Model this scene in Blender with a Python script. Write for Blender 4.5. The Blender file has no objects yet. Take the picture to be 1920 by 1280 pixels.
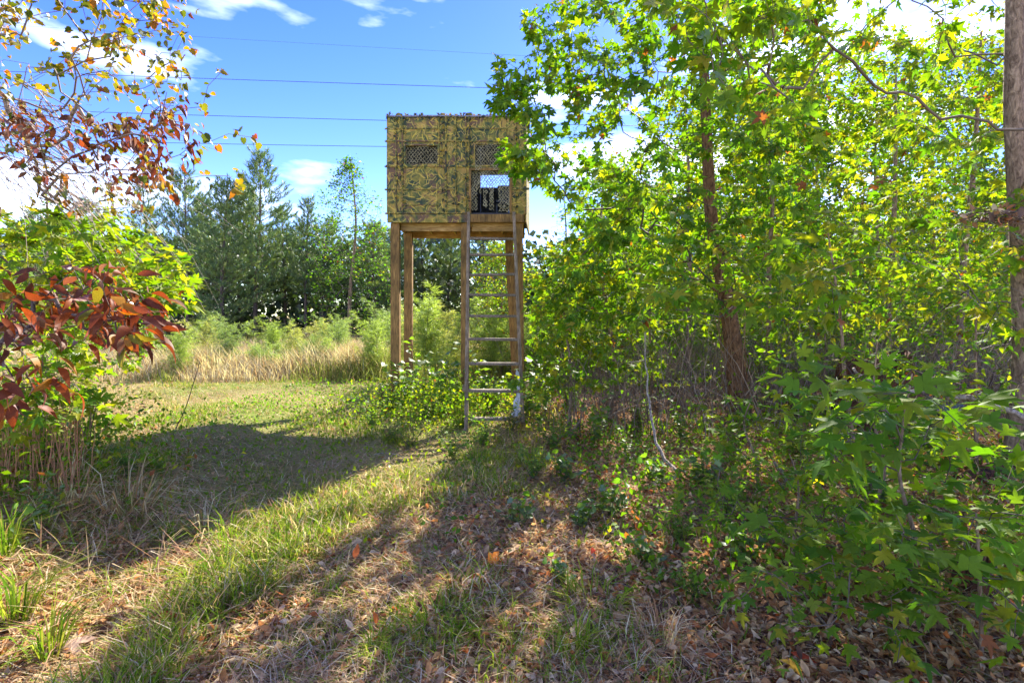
import bpy, bmesh, math, random
import numpy as np
from mathutils import Vector, Matrix
rng = np.random.default_rng(11)
random.seed(5)
scene = bpy.context.scene
C = scene.collection
R = math.radians

# ------------------------------------------------------------------ camera, sky, sun, exposure
cam_d = bpy.data.cameras.new('camera')
cam = bpy.data.objects.new('camera', cam_d)
C.objects.link(cam)
cam.location = (0, 0, 1.5)
cam.rotation_euler = (R(90), 0, 0)
cam_d.lens = 18.0
cam_d.sensor_width = 36.0
cam_d.shift_y = -50 / 1920
cam_d.clip_start = 0.05
cam_d.clip_end = 3000
scene.camera = cam

SUN_AZ = 24.0        # degrees to the right of the view axis, beyond the scene
SUN_EL = 37.5
world = bpy.data.worlds.new('World')
scene.world = world
world.use_nodes = True
wt = world.node_tree
for n in list(wt.nodes):
    wt.nodes.remove(n)
wo = wt.nodes.new('ShaderNodeOutputWorld')
bg = wt.nodes.new('ShaderNodeBackground')
bg.inputs['Strength'].default_value = 0.15
sky = wt.nodes.new('ShaderNodeTexSky')
sky.sky_type = 'NISHITA'
sky.sun_disc = False
sky.sun_elevation = R(SUN_EL)
sky.sun_rotation = R(SUN_AZ)
sky.air_density = 1.0
sky.dust_density = 0.05
sky.ozone_density = 3.5
hs = wt.nodes.new('ShaderNodeHueSaturation')
hs.inputs['Saturation'].default_value = 1.33
hs.inputs['Value'].default_value = 0.32
hs.inputs['Hue'].default_value = 0.533
wt.links.new(sky.outputs[0], hs.inputs['Color'])
tcw = wt.nodes.new('ShaderNodeTexCoord')
mpw = wt.nodes.new('ShaderNodeMapping')
mpw.inputs['Scale'].default_value = (1.6, 1.6, 5.5)
mpw.inputs['Location'].default_value = (0.35, 0.1, 0.42)
nzw = wt.nodes.new('ShaderNodeTexNoise')
nzw.inputs['Scale'].default_value = 1.7
nzw.inputs['Detail'].default_value = 7
nzw.inputs['Roughness'].default_value = 0.5
crw = wt.nodes.new('ShaderNodeValToRGB')
crw.color_ramp.elements[0].position = 0.50
crw.color_ramp.elements[0].color = (0.004, 0.004, 0.004, 1)
crw.color_ramp.elements[1].position = 0.76
crw.color_ramp.elements[1].color = (0.7, 0.7, 0.7, 1)
mxw = wt.nodes.new('ShaderNodeMixRGB')
mxw.inputs[2].default_value = (4.4, 4.6, 5.0, 1)
wt.links.new(tcw.outputs['Generated'], mpw.inputs[0])
wt.links.new(mpw.outputs[0], nzw.inputs['Vector'])
wt.links.new(nzw.outputs[0], crw.inputs[0])
wt.links.new(crw.outputs[0], mxw.inputs[0])
wt.links.new(hs.outputs[0], mxw.inputs[1])
wt.links.new(mxw.outputs[0], bg.inputs['Color'])
wt.links.new(bg.outputs[0], wo.inputs['Surface'])

sd = bpy.data.lights.new('sun', 'SUN')
sd.energy = 2.0
sd.angle = R(0.53)
sd.color = (1.0, 0.94, 0.84)
sun = bpy.data.objects.new('sun', sd)
C.objects.link(sun)
sv = Vector((math.sin(R(SUN_AZ)) * math.cos(R(SUN_EL)), math.cos(R(SUN_AZ)) * math.cos(R(SUN_EL)), math.sin(R(SUN_EL))))
sun.rotation_euler = sv.to_track_quat('Z', 'Y').to_euler()
sun.location = sv * 60

scene.view_settings.view_transform = 'Standard'
scene.view_settings.look = 'None'
scene.view_settings.gamma = 1
scene.view_settings.exposure = 3.22
scene.cycles.max_bounces = 8
scene.cycles.diffuse_bounces = 6
scene.cycles.glossy_bounces = 2
scene.cycles.transmission_bounces = 4
scene.cycles.transparent_max_bounces = 4
scene.cycles.use_denoising = True
try:
    scene.cycles.denoiser = 'OPENIMAGEDENOISE'
except Exception:
    pass

# ------------------------------------------------------------------ small helpers
def tag(o, label=None, cat=None, group=None, kind=None):
    if label: o['label'] = label
    if cat: o['category'] = cat
    if group: o['group'] = group
    if kind: o['kind'] = kind
    return o

def thing(name, label, cat, loc=(0, 0, 0), group=None):
    o = bpy.data.objects.new(name, None)
    o.empty_display_size = 0.2
    C.objects.link(o)
    o.location = loc
    return tag(o, label, cat, group)

def at(px, py, D):
    """photo pixel (1920 wide) at a distance D in front of the camera"""
    return np.array([(px - 960) / 960 * D, D, 1.5 + (590 - py) / 960 * D])

def proj(P):
    D = np.maximum(P[:, 1], 0.05)
    return 960 + P[:, 0] / D * 960, 590 - (P[:, 2] - 1.5) / D * 960, D

def _hash(ix, iy, s):
    v = np.sin(ix * 127.1 + iy * 311.7 + s * 74.7) * 43758.5453
    return v - np.floor(v)

def vn(x, y, sc, s=0):
    x = np.asarray(x, float) * sc + 57.3 + s; y = np.asarray(y, float) * sc + 91.7
    ix, iy = np.floor(x), np.floor(y)
    fx, fy = x - ix, y - iy
    fx = fx * fx * (3 - 2 * fx); fy = fy * fy * (3 - 2 * fy)
    a, b = _hash(ix, iy, s), _hash(ix + 1, iy, s)
    c, d = _hash(ix, iy + 1, s), _hash(ix + 1, iy + 1, s)
    return (a * (1 - fx) + b * fx) * (1 - fy) + (c * (1 - fx) + d * fx) * fy

def H(x, y):
    x = np.asarray(x, float); y = np.asarray(y, float)
    h = 0.07 * (vn(x, y, 0.6, 1) - 0.5) + 0.05 * (vn(x, y, 1.7, 2) - 0.5) + 0.02 * (vn(x, y, 5, 3) - 0.5)
    # low bank on the left, gentle rise on the right
    t = np.clip((-x - 1.35 - 0.22 * y) / 1.0, 0, 1); h = h + 0.16 * t * t * (3 - 2 * t) * np.clip(1.6 - y / 8, 0, 1)
    t = np.clip((x - 1.5) / 3.0, 0, 1); h = h + 0.12 * t * t * (3 - 2 * t)
    return h

def hz(x, y):
    return float(H(x, y))

def unit(v):
    return v / np.maximum(np.linalg.norm(v, axis=-1, keepdims=True), 1e-9)

class MB:
    """collects triangle soups with per-vertex colours, links them as one mesh"""
    def __init__(s): s.V, s.F, s.K, s.n = [], [], [], 0
    def add(s, V, F, K):
        V = np.asarray(V, float).reshape(-1, 3); F = np.asarray(F, int).reshape(-1, 3)
        K = np.broadcast_to(np.asarray(K, float), (len(V), 3))
        s.V.append(V); s.F.append(F + s.n); s.K.append(K); s.n += len(V)
    def mesh(s, name, mat, smooth=False, origin=(0, 0, 0)):
        me = bpy.data.meshes.new(name)
        if not s.V: return me
        V = np.concatenate(s.V) - np.asarray(origin, float); F = np.concatenate(s.F); K = np.concatenate(s.K)
        me.vertices.add(len(V)); me.vertices.foreach_set('co', V.astype(np.float32).ravel())
        me.loops.add(len(F) * 3); me.loops.foreach_set('vertex_index', F.astype(np.int32).ravel())
        me.polygons.add(len(F)); me.polygons.foreach_set('loop_start', np.arange(0, len(F) * 3, 3, dtype=np.int32))
        if smooth: me.polygons.foreach_set('use_smooth', np.ones(len(F), bool))
        a = me.color_attributes.new('Col', 'FLOAT_COLOR', 'POINT')
        a.data.foreach_set('color', np.concatenate([K, np.ones((len(K), 1))], 1).astype(np.float32).ravel())
        me.update(calc_edges=True)
        me.materials.append(mat)
        return me
    def build(s, name, mat, parent=None, smooth=False, kind=None):
        org = np.array(parent.matrix_basis.translation) if parent is not None else np.zeros(3)
        if parent is not None and parent.parent is not None:
            org = org + np.array(parent.parent.matrix_basis.translation)
        o = bpy.data.objects.new(name, s.mesh(name, mat, smooth, org))
        C.objects.link(o)
        if parent is not None: o.parent = parent
        if kind: o['kind'] = kind
        return o

def tube(P, rad, sides=5, col=(0.1, 0.08, 0.06), cap=False):
    P = np.asarray(P, float); n = len(P)
    rad = np.broadcast_to(np.asarray(rad, float), (n,))
    T = np.gradient(P, axis=0); T = unit(T)
    ref = np.array([0.31, 0.17, 0.93]) if abs(unit(P[-1] - P[0])[2]) < 0.8 else np.array([0.9, 0.35, 0.1])
    A = unit(np.cross(T, ref)); B = np.cross(T, A)
    an = np.arange(sides) / sides * 2 * np.pi
    V = P[:, None] + rad[:, None, None] * (np.cos(an)[None, :, None] * A[:, None] + np.sin(an)[None, :, None] * B[:, None])
    i = np.arange(n - 1)[:, None] * sides; j = np.arange(sides)[None]; k = (j + 1) % sides
    a, b, c, d = i + j, i + k, i + sides + k, i + sides + j
    F = np.concatenate([np.stack([a, b, c], -1).reshape(-1, 3), np.stack([a, c, d], -1).reshape(-1, 3)])
    V = V.reshape(-1, 3)
    if cap:
        V = np.concatenate([V, P[:1], P[-1:]]); m = n * sides
        jj = np.arange(sides); kk = (jj + 1) % sides
        F = np.concatenate([F, np.stack([kk, jj, jj * 0 + m], -1), np.stack([(n - 1) * sides + jj, (n - 1) * sides + kk, jj * 0 + m + 1], -1)])
    return V, F, col

def smooth_path(pts, n=24, wob=0.0, seed=0):
    pts = np.asarray(pts, float)
    t = np.linspace(0, len(pts) - 1, n)
    out = np.empty((n, 3))
    for q in range(n):
        i = min(int(t[q]), len(pts) - 2); f = t[q] - i
        p0 = pts[max(i - 1, 0)]; p1 = pts[i]; p2 = pts[i + 1]; p3 = pts[min(i + 2, len(pts) - 1)]
        out[q] = 0.5 * ((2 * p1) + (-p0 + p2) * f + (2 * p0 - 5 * p1 + 4 * p2 - p3) * f ** 2 + (-p0 + 3 * p1 - 3 * p2 + p3) * f ** 3)
    if wob:
        r = np.random.default_rng(seed)
        out[1:-1] += r.normal(0, wob, (n - 2, 3))
    return out

# ------------------------------------------------------------------ materials
def newmat(name):
    m = bpy.data.materials.new(name); m.use_nodes = True
    nt = m.node_tree
    for n in list(nt.nodes): nt.nodes.remove(n)
    out = nt.nodes.new('ShaderNodeOutputMaterial')
    return m, nt, out

def nd(nt, typ, **kw):
    n = nt.nodes.new(typ)
    for k, v in kw.items():
        if hasattr(n, k): setattr(n, k, v)
        else: n.inputs[k.replace('_', ' ')].default_value = v
    return n

def ramp(nt, fac, stops):
    r = nt.nodes.new('ShaderNodeValToRGB')
    e = r.color_ramp.elements
    while len(e) < len(stops): e.new(0.5)
    for q, (p, c) in enumerate(stops):
        e[q].position = p; e[q].color = (*c, 1)
    nt.links.new(fac, r.inputs[0])
    return r.outputs[0]

def leaf_material(name, trans=0.5, gain=(1.5, 1.55, 0.6), gloss=0.07, rough=0.38, spot=(0.7, 1.3)):
    m, nt, out = newmat(name)
    at_ = nd(nt, 'ShaderNodeAttribute', attribute_name='Col')
    tc = nd(nt, 'ShaderNodeTexCoord')
    nz = nd(nt, 'ShaderNodeTexNoise'); nz.inputs['Scale'].default_value = 38; nz.inputs['Detail'].default_value = 2
    nt.links.new(tc.outputs['Object'], nz.inputs['Vector'])
    mr = nd(nt, 'ShaderNodeMapRange'); mr.inputs[3].default_value = spot[0]; mr.inputs[4].default_value = spot[1]
    nt.links.new(nz.outputs[0], mr.inputs[0])
    mu = nd(nt, 'ShaderNodeMixRGB', blend_type='MULTIPLY'); mu.inputs[0].default_value = 1
    nt.links.new(at_.outputs['Color'], mu.inputs[1]); nt.links.new(mr.outputs[0], mu.inputs[2])
    df = nd(nt, 'ShaderNodeBsdfDiffuse'); nt.links.new(mu.outputs[0], df.inputs[0])
    tg = nd(nt, 'ShaderNodeMixRGB', blend_type='MULTIPLY'); tg.inputs[0].default_value = 1; tg.inputs[2].default_value = (*gain, 1)
    nt.links.new(mu.outputs[0], tg.inputs[1])
    tr = nd(nt, 'ShaderNodeBsdfTranslucent'); nt.links.new(tg.outputs[0], tr.inputs[0])
    mx = nd(nt, 'ShaderNodeMixShader'); mx.inputs[0].default_value = trans
    nt.links.new(df.outputs[0], mx.inputs[1]); nt.links.new(tr.outputs[0], mx.inputs[2])
    gl = nd(nt, 'ShaderNodeBsdfGlossy'); gl.inputs['Roughness'].default_value = rough
    lw = nd(nt, 'ShaderNodeLayerWeight'); lw.inputs[0].default_value = 0.25
    mf = nd(nt, 'ShaderNodeMath', operation='MULTIPLY_ADD'); mf.inputs[1].default_value = 0.09 if gloss > 0 else 0.02; mf.use_clamp = True; mf.inputs[2].default_value = gloss
    nt.links.new(lw.outputs['Fresnel'], mf.inputs[0])
    m2 = nd(nt, 'ShaderNodeMixShader'); nt.links.new(mf.outputs[0], m2.inputs[0])
    nt.links.new(mx.outputs[0], m2.inputs[1]); nt.links.new(gl.outputs[0], m2.inputs[2])
    nt.links.new(m2.outputs[0], out.inputs[0])
    return m

M = {}
M['leaf'] = leaf_material('broad leaf', 0.55, (1.75, 1.88, 0.45), 0.012, 0.58)
M['redleaf'] = leaf_material('rusty leaf', 0.4, (1.5, 0.95, 0.5), 0.015, 0.5, (0.1, 1.7))
M['vineleaf'] = leaf_material('vine leaf', 0.5, (1.7, 1.5, 0.4), 0.01, 0.55, (0.4, 1.5))
M['needle'] = leaf_material('pine needle', 0.3, (1.2, 1.3, 0.6), 0.05, 0.45)
M['grass'] = leaf_material('grass blade', 0.42, (1.3, 1.3, 0.8), -0.02, 0.7)
M['dry'] = leaf_material('dry leaf', 0.3, (1.3, 1.0, 0.7), -0.02, 0.8, (0.35, 1.6))
M['fen'] = leaf_material('feathery weed', 0.5, (1.5, 1.5, 0.75), 0.02, 0.6)

def bark_material(name, dark, light, scale=1.0, use_col=False):
    m, nt, out = newmat(name)
    tc = nd(nt, 'ShaderNodeTexCoord')
    mp = nd(nt, 'ShaderNodeMapping'); mp.inputs['Scale'].default_value = (24 * scale, 24 * scale, 9 * scale)
    nt.links.new(tc.outputs['Object'], mp.inputs[0])
    nz = nd(nt, 'ShaderNodeTexNoise'); nz.inputs['Scale'].default_value = 1; nz.inputs['Detail'].default_value = 6; nz.inputs['Distortion'].default_value = 1.1; nz.inputs['Roughness'].default_value = 0.65
    nt.links.new(mp.outputs[0], nz.inputs['Vector'])
    col = ramp(nt, nz.outputs[0], [(0.35, dark), (0.52, tuple(0.5 * (a + b) for a, b in zip(dark, light))), (0.68, light)])
    bs = nd(nt, 'ShaderNodeBsdfPrincipled'); bs.inputs['Roughness'].default_value = 0.85; bs.inputs['Specular IOR Level'].default_value = 0.2
    nt.links.new(col, bs.inputs['Base Color'])
    bp = nd(nt, 'ShaderNodeBump'); bp.inputs['Strength'].default_value = 0.9; bp.inputs['Distance'].default_value = 0.02
    nt.links.new(nz.outputs[0], bp.inputs['Height']); nt.links.new(bp.outputs[0], bs.inputs['Normal'])
    nt.links.new(bs.outputs[0], out.inputs[0])
    return m
M['bark_red'] = bark_material('furrowed brown bark', (0.05, 0.025, 0.012), (0.30, 0.16, 0.08))
M['bark_grey'] = bark_material('grey brown bark', (0.09, 0.055, 0.033), (0.40, 0.28, 0.18), 1.2)
M['bark_pine'] = bark_material('pine bark', (0.04, 0.03, 0.025), (0.18, 0.13, 0.10), 0.6)
M['deadwood'] = bark_material('bleached dead wood', (0.16, 0.12, 0.09), (0.5, 0.42, 0.34), 1.2)
M['rotten'] = bark_material('rotten red wood', (0.03, 0.015, 0.01), (0.22, 0.085, 0.04), 0.7)

def twig_material():
    m, nt, out = newmat('twig')
    a = nd(nt, 'ShaderNodeAttribute', attribute_name='Col')
    bs = nd(nt, 'ShaderNodeBsdfPrincipled'); bs.inputs['Roughness'].default_value = 0.7; bs.inputs['Specular IOR Level'].default_value = 0.25
    nt.links.new(a.outputs['Color'], bs.inputs['Base Color']); nt.links.new(bs.outputs[0], out.inputs[0])
    return m
M['twig'] = twig_material()

def wood_material(name, c0, c1, c2, stretch=(6, 6, 1)):
    m, nt, out = newmat(name)
    tc = nd(nt, 'ShaderNodeTexCoord')
    mp = nd(nt, 'ShaderNodeMapping'); mp.inputs['Scale'].default_value = stretch
    nt.links.new(tc.outputs['Object'], mp.inputs[0])
    n1 = nd(nt, 'ShaderNodeTexNoise'); n1.inputs['Scale'].default_value = 6; n1.inputs['Detail'].default_value = 6; n1.inputs['Distortion'].default_value = 1.2
    nt.links.new(mp.outputs[0], n1.inputs['Vector'])
    n2 = nd(nt, 'ShaderNodeTexNoise'); n2.inputs['Scale'].default_value = 2.6; n2.inputs['Detail'].default_value = 4
    nt.links.new(tc.outputs['Object'], n2.inputs['Vector'])
    ca = ramp(nt, n1.outputs[0], [(0.3, c0), (0.5, c1), (0.7, c2)])
    mx = nd(nt, 'ShaderNodeMixRGB', blend_type='MULTIPLY')
    cb = ramp(nt, n2.outputs[0], [(0.35, (0.35, 0.38, 0.30)), (0.6, (1, 1, 1))])
    mx.inputs[0].default_value = 0.75
    nt.links.new(ca, mx.inputs[1]); nt.links.new(cb, mx.inputs[2])
    bs = nd(nt, 'ShaderNodeBsdfPrincipled'); bs.inputs['Roughness'].default_value = 0.75; bs.inputs['Specular IOR Level'].default_value = 0.3
    nt.links.new(mx.outputs[0], bs.inputs['Base Color'])
    bp = nd(nt, 'ShaderNodeBump'); bp.inputs['Strength'].default_value = 0.4; bp.inputs['Distance'].default_value = 0.004
    nt.links.new(n1.outputs[0], bp.inputs['Height']); nt.links.new(bp.outputs[0], bs.inputs['Normal'])
    nt.links.new(bs.outputs[0], out.inputs[0])
    return m
M['post'] = wood_material('treated pine post', (0.11, 0.055, 0.018), (0.26, 0.14, 0.04), (0.42, 0.24, 0.07), (10, 10, 1))
M['beam'] = wood_material('yellow pine beam', (0.26, 0.13, 0.04), (0.48, 0.27, 0.09), (0.62, 0.40, 0.17), (1, 10, 10))
M['grey_wood'] = wood_material('weathered grey wood', (0.13, 0.085, 0.045), (0.26, 0.18, 0.105), (0.38, 0.29, 0.19), (8, 8, 1.2))
M['rung_wood'] = wood_material('weathered rung', (0.12, 0.08, 0.055), (0.24, 0.18, 0.13), (0.36, 0.3, 0.24), (1.2, 8, 8))
M['white_board'] = wood_material('flaking white paint', (0.45, 0.44, 0.42), (0.7, 0.7, 0.68), (0.82, 0.82, 0.8), (4, 4, 1))

def camo_material(name, strokes=1.0, base_scale=1.0, stroke_col=((0.62, 0.42, 0.06), (0.48, 0.38, 0.07))):
    m, nt, out = newmat(name)
    tc = nd(nt, 'ShaderNodeTexCoord')
    sp = nd(nt, 'ShaderNodeSeparateXYZ'); nt.links.new(tc.outputs['Object'], sp.inputs[0])
    ad = nd(nt, 'ShaderNodeMath', operation='ADD'); nt.links.new(sp.outputs[0], ad.inputs[0]); nt.links.new(sp.outputs[1], ad.inputs[1])
    cb = nd(nt, 'ShaderNodeCombineXYZ'); nt.links.new(ad.outputs[0], cb.inputs[0]); nt.links.new(sp.outputs[2], cb.inputs[1])
    def noise(scale, det, seed, dist=0.8):
        mp = nd(nt, 'ShaderNodeMapping'); mp.inputs['Location'].default_value = (seed * 3.1, seed * 1.7, seed)
        nt.links.new(cb.outputs[0], mp.inputs[0])
        n = nd(nt, 'ShaderNodeTexNoise'); n.inputs['Scale'].default_value = scale; n.inputs['Detail'].default_value = det; n.inputs['Distortion'].default_value = dist
        nt.links.new(mp.outputs[0], n.inputs['Vector']); return n.outputs[0]
    base = ramp(nt, noise(4.2 * base_scale, 4, 1, 1.5), [(0.38, (0.04, 0.055, 0.035)), (0.45, (0.10, 0.11, 0.035)), (0.54, (0.23, 0.185, 0.04)), (0.66, (0.36, 0.22, 0.06))])
    pk = ramp(nt, noise(3.2 * base_scale, 3, 5), [(0.52, (0, 0, 0)), (0.62, (1, 1, 1))])
    mx = nd(nt, 'ShaderNodeMixRGB'); mx.inputs[2].default_value = (0.15, 0.085, 0.05, 1)
    nt.links.new(pk, mx.inputs[0]); nt.links.new(base, mx.inputs[1])
    cur = mx.outputs[0]
    for q, (sc, hw, colr) in enumerate([(5.0, 0.05, (0.05, 0.06, 0.035)), (4.6, 0.04, stroke_col[0]), (6.5, 0.045, stroke_col[1]), (5.6, 0.035, (0.50, 0.33, 0.10)), (7.4, 0.04, (0.40, 0.26, 0.05)), (5.2, 0.035, (0.46, 0.34, 0.08))]):
        mp = nd(nt, 'ShaderNodeMapping'); mp.inputs['Location'].default_value = (q * 2.37 + 0.4, q * 1.13, 0)
        nt.links.new(cb.outputs[0], mp.inputs[0])
        vo = nd(nt, 'ShaderNodeTexVoronoi', voronoi_dimensions='2D'); vo.inputs['Scale'].default_value = sc
        sc *= 1.35; vo.inputs['Scale'].default_value = sc; nt.links.new(mp.outputs[0], vo.inputs['Vector'])
        ms = nd(nt, 'ShaderNodeVectorMath', operation='SCALE'); ms.inputs['Scale'].default_value = sc
        df = nd(nt, 'ShaderNodeVectorMath', operation='SUBTRACT')
        nt.links.new(mp.outputs[0], df.inputs[0]); nt.links.new(vo.outputs['Position'], df.inputs[1]); nt.links.new(df.outputs[0], ms.inputs[0])
        sc_ = nd(nt, 'ShaderNodeSeparateColor'); nt.links.new(vo.outputs['Color'], sc_.inputs[0])
        an = nd(nt, 'ShaderNodeMath', operation='MULTIPLY'); an.inputs[1].default_value = 6.28; nt.links.new(sc_.outputs[0], an.inputs[0])
        ro = nd(nt, 'ShaderNodeVectorRotate', rotation_type='Z_AXIS'); nt.links.new(ms.outputs[0], ro.inputs['Vector']); nt.links.new(an.outputs[0], ro.inputs['Angle'])
        s2 = nd(nt, 'ShaderNodeSeparateXYZ'); nt.links.new(ro.outputs[0], s2.inputs[0])
        # bend: y + 0.5 x^2
        sq = nd(nt, 'ShaderNodeMath', operation='MULTIPLY'); nt.links.new(s2.outputs[0], sq.inputs[0]); nt.links.new(s2.outputs[0], sq.inputs[1])
        be = nd(nt, 'ShaderNodeMath', operation='MULTIPLY_ADD'); be.inputs[1].default_value = 0.3; nt.links.new(sq.outputs[0], be.inputs[0]); nt.links.new(s2.outputs[1], be.inputs[2])
        ab = nd(nt, 'ShaderNodeMath', operation='ABSOLUTE'); nt.links.new(be.outputs[0], ab.inputs[0])
        mr = nd(nt, 'ShaderNodeMapRange'); mr.inputs[1].default_value = hw * 1.5; mr.inputs[2].default_value = hw * 0.8
        nt.links.new(ab.outputs[0], mr.inputs[0])
        gt = nd(nt, 'ShaderNodeMath', operation='GREATER_THAN'); gt.inputs[1].default_value = 1 - 0.75 * strokes; nt.links.new(sc_.outputs[1], gt.inputs[0])
        mm = nd(nt, 'ShaderNodeMath', operation='MULTIPLY'); nt.links.new(mr.outputs[0], mm.inputs[0]); nt.links.new(gt.outputs[0], mm.inputs[1])
        m3 = nd(nt, 'ShaderNodeMath', operation='MULTIPLY'); m3.inputs[1].default_value = 0.8
        ax_ = nd(nt, 'ShaderNodeMath', operation='ABSOLUTE'); nt.links.new(s2.outputs[0], ax_.inputs[0])
        ml = nd(nt, 'ShaderNodeMapRange'); ml.inputs[1].default_value = 0.42; ml.inputs[2].default_value = 0.3; nt.links.new(ax_.outputs[0], ml.inputs[0])
        m4 = nd(nt, 'ShaderNodeMath', operation='MULTIPLY'); nt.links.new(mm.outputs[0], m4.inputs[0]); nt.links.new(ml.outputs[0], m4.inputs[1])
        nt.links.new(m4.outputs[0], m3.inputs[0])
        mx2 = nd(nt, 'ShaderNodeMixRGB'); mx2.inputs[2].default_value = (*colr, 1)
        nt.links.new(m3.outputs[0], mx2.inputs[0]); nt.links.new(cur, mx2.inputs[1]); cur = mx2.outputs[0]
    bs = nd(nt, 'ShaderNodeBsdfPrincipled'); bs.inputs['Roughness'].default_value = 0.8; bs.inputs['Specular IOR Level'].default_value = 0.25
    nt.links.new(cur, bs.inputs['Base Color'])
    bp = nd(nt, 'ShaderNodeBump'); bp.inputs['Strength'].default_value = 0.35; bp.inputs['Distance'].default_value = 0.01
    nt.links.new(noise(9, 3, 9), bp.inputs['Height']); nt.links.new(bp.outputs[0], bs.inputs['Normal'])
    nt.links.new(bs.outputs[0], out.inputs[0])
    return m
M['camo'] = camo_material('printed camouflage sheet', 1.0)
M['camo_soft'] = camo_material('camouflage strap', 0.55, 1.3)

def plain(name, col, rough=0.6, metal=0.0):
    m, nt, out = newmat(name)
    tc = nd(nt, 'ShaderNodeTexCoord')
    n = nd(nt, 'ShaderNodeTexNoise'); n.inputs['Scale'].default_value = 9; n.inputs['Detail'].default_value = 4
    nt.links.new(tc.outputs['Object'], n.inputs['Vector'])
    c = ramp(nt, n.outputs[0], [(0.3, tuple(x * 0.65 for x in col)), (0.7, tuple(min(1, x * 1.25) for x in col))])
    bs = nd(nt, 'ShaderNodeBsdfPrincipled'); bs.inputs['Roughness'].default_value = rough; bs.inputs['Metallic'].default_value = metal
    nt.links.new(c, bs.inputs['Base Color']); nt.links.new(bs.outputs[0], out.inputs[0])
    return m
M['net'] = plain('camouflage netting', (0.30, 0.26, 0.15), 0.9)
M['tin'] = plain('weathered roofing sheet', (0.22, 0.2, 0.24), 0.5, 0.3)
M['inside'] = plain('dark painted plywood', (0.05, 0.05, 0.055), 0.8)
M['wire'] = plain('power cable', (0.05, 0.05, 0.06), 0.5)
M['chair'] = plain('black plastic', (0.015, 0.02, 0.035), 0.4)
M['blackpipe'] = plain('black plastic pipe', (0.018, 0.018, 0.02), 0.28)

def ground_material():
    m, nt, out = newmat('forest floor soil')
    tc = nd(nt, 'ShaderNodeTexCoord')
    def noise(scale, det, dist=0.0, rough=0.6):
        n = nd(nt, 'ShaderNodeTexNoise'); n.inputs['Scale'].default_value = scale; n.inputs['Detail'].default_value = det; n.inputs['Distortion'].default_value = dist; n.inputs['Roughness'].default_value = rough
        nt.links.new(tc.outputs['Object'], n.inputs['Vector']); return n.outputs[0]
    a = nd(nt, 'ShaderNodeAttribute', attribute_name='Col')
    fine = ramp(nt, noise(28, 8, 1.0, 0.75), [(0.3, (0.3, 0.27, 0.25)), (0.5, (0.9, 0.85, 0.8)), (0.7, (1.7, 1.6, 1.5))])
    mx = nd(nt, 'ShaderNodeMixRGB', blend_type='MULTIPLY'); mx.inputs[0].default_value = 1
    nt.links.new(a.outputs['Color'], mx.inputs[1]); nt.links.new(fine, mx.inputs[2])
    bs = nd(nt, 'ShaderNodeBsdfPrincipled'); bs.inputs['Roughness'].default_value = 0.95; bs.inputs['Specular IOR Level'].default_value = 0.1
    nt.links.new(mx.outputs[0], bs.inputs['Base Color'])
    bp = nd(nt, 'ShaderNodeBump'); bp.inputs['Strength'].default_value = 1; bp.inputs['Distance'].default_value = 0.04
    nt.links.new(noise(45, 6, 0.5, 0.7), bp.inputs['Height']); nt.links.new(bp.outputs[0], bs.inputs['Normal'])
    nt.links.new(bs.outputs[0], out.inputs[0])
    return m
M['ground'] = ground_material()

# ------------------------------------------------------------------ zones on the ground (0..1 masks)
def sstep(a, b, x):
    t = np.clip((x - a) / (b - a), 0, 1); return t * t * (3 - 2 * t)
def zone_forest(x, y):      # leaf covered floor under the trees, right
    edge = 0.35 - 0.06 * y + 0.9 * (vn(x, y, 0.9, 11) - 0.5)
    return sstep(edge, edge + 0.9, x) * sstep(14.5, 9.5, y)
def zone_leafpath(x, y):    # leafy worn strip at the bottom centre
    return sstep(-0.75, 0.05, x + 0.5 * (vn(x, y, 1.3, 12) - 0.5) + 0.10 * y) * sstep(5.4, 3.2, y)
def zone_grass(x, y):       # mown grassy clearing
    g = sstep(0.6, -0.6, x + 0.06 * y) * sstep(3.2, 4.6, y) * sstep(12.5, 11.2, y)
    return g * sstep(-0.80, -0.62, x / np.maximum(y, 1))
def zone_tall(x, y):        # rank tall grass of the old field
    return sstep(11.0, 12.3, y + 1.2 * (vn(x, y, 0.5, 13) - 0.5))

# ------------------------------------------------------------------ ground
N = 280
u = np.linspace(-1, 1, N)
gx = 9 * np.sinh(u * 5.3) / np.sinh(2.0)
gx = gx / 1.0
v = np.linspace(0, 1, N)
gy = -6 + 24 * (np.sinh(v * 5.6) / np.sinh(2.6))
X, Y = np.meshgrid(gx, gy)
Z = H(X, Y) + 0.012 * (vn(X, Y, 14, 4) - 0.5)
straw = np.array([0.50, 0.40, 0.17]); green = np.array([0.22, 0.27, 0.06]); litter = np.array([0.34, 0.21, 0.13])
zf, zl, zg, zt = zone_forest(X, Y), zone_leafpath(X, Y), zone_grass(X, Y), zone_tall(X, Y)
K = np.broadcast_to(straw * 0.65, X.shape + (3,)).copy()
w = (0.35 * vn(X, Y, 2.3, 21) + 0.65 * vn(X, Y, 0.8, 22))[..., None]
K = K * (0.6 + 0.8 * w)
gm = (zg * (0.3 + 0.7 * sstep(0.35, 0.62, vn(X, Y, 0.9, 23))))[..., None]
K = K * (1 - gm) + green * gm
lm = np.clip(np.maximum(zf, zl * 0.85), 0, 1)[..., None]
K = K * (1 - lm) + (litter * (0.6 + 0.8 * vn(X, Y, 6, 24)[..., None])) * lm
tm = zt[..., None] * 0.8
K = K * (1 - tm) + (straw * 0.6) * tm
mb = MB()
idx = np.arange(N * N).reshape(N, N)
a, b, c, d = idx[:-1, :-1].ravel(), idx[:-1, 1:].ravel(), idx[1:, 1:].ravel(), idx[1:, :-1].ravel()
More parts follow.
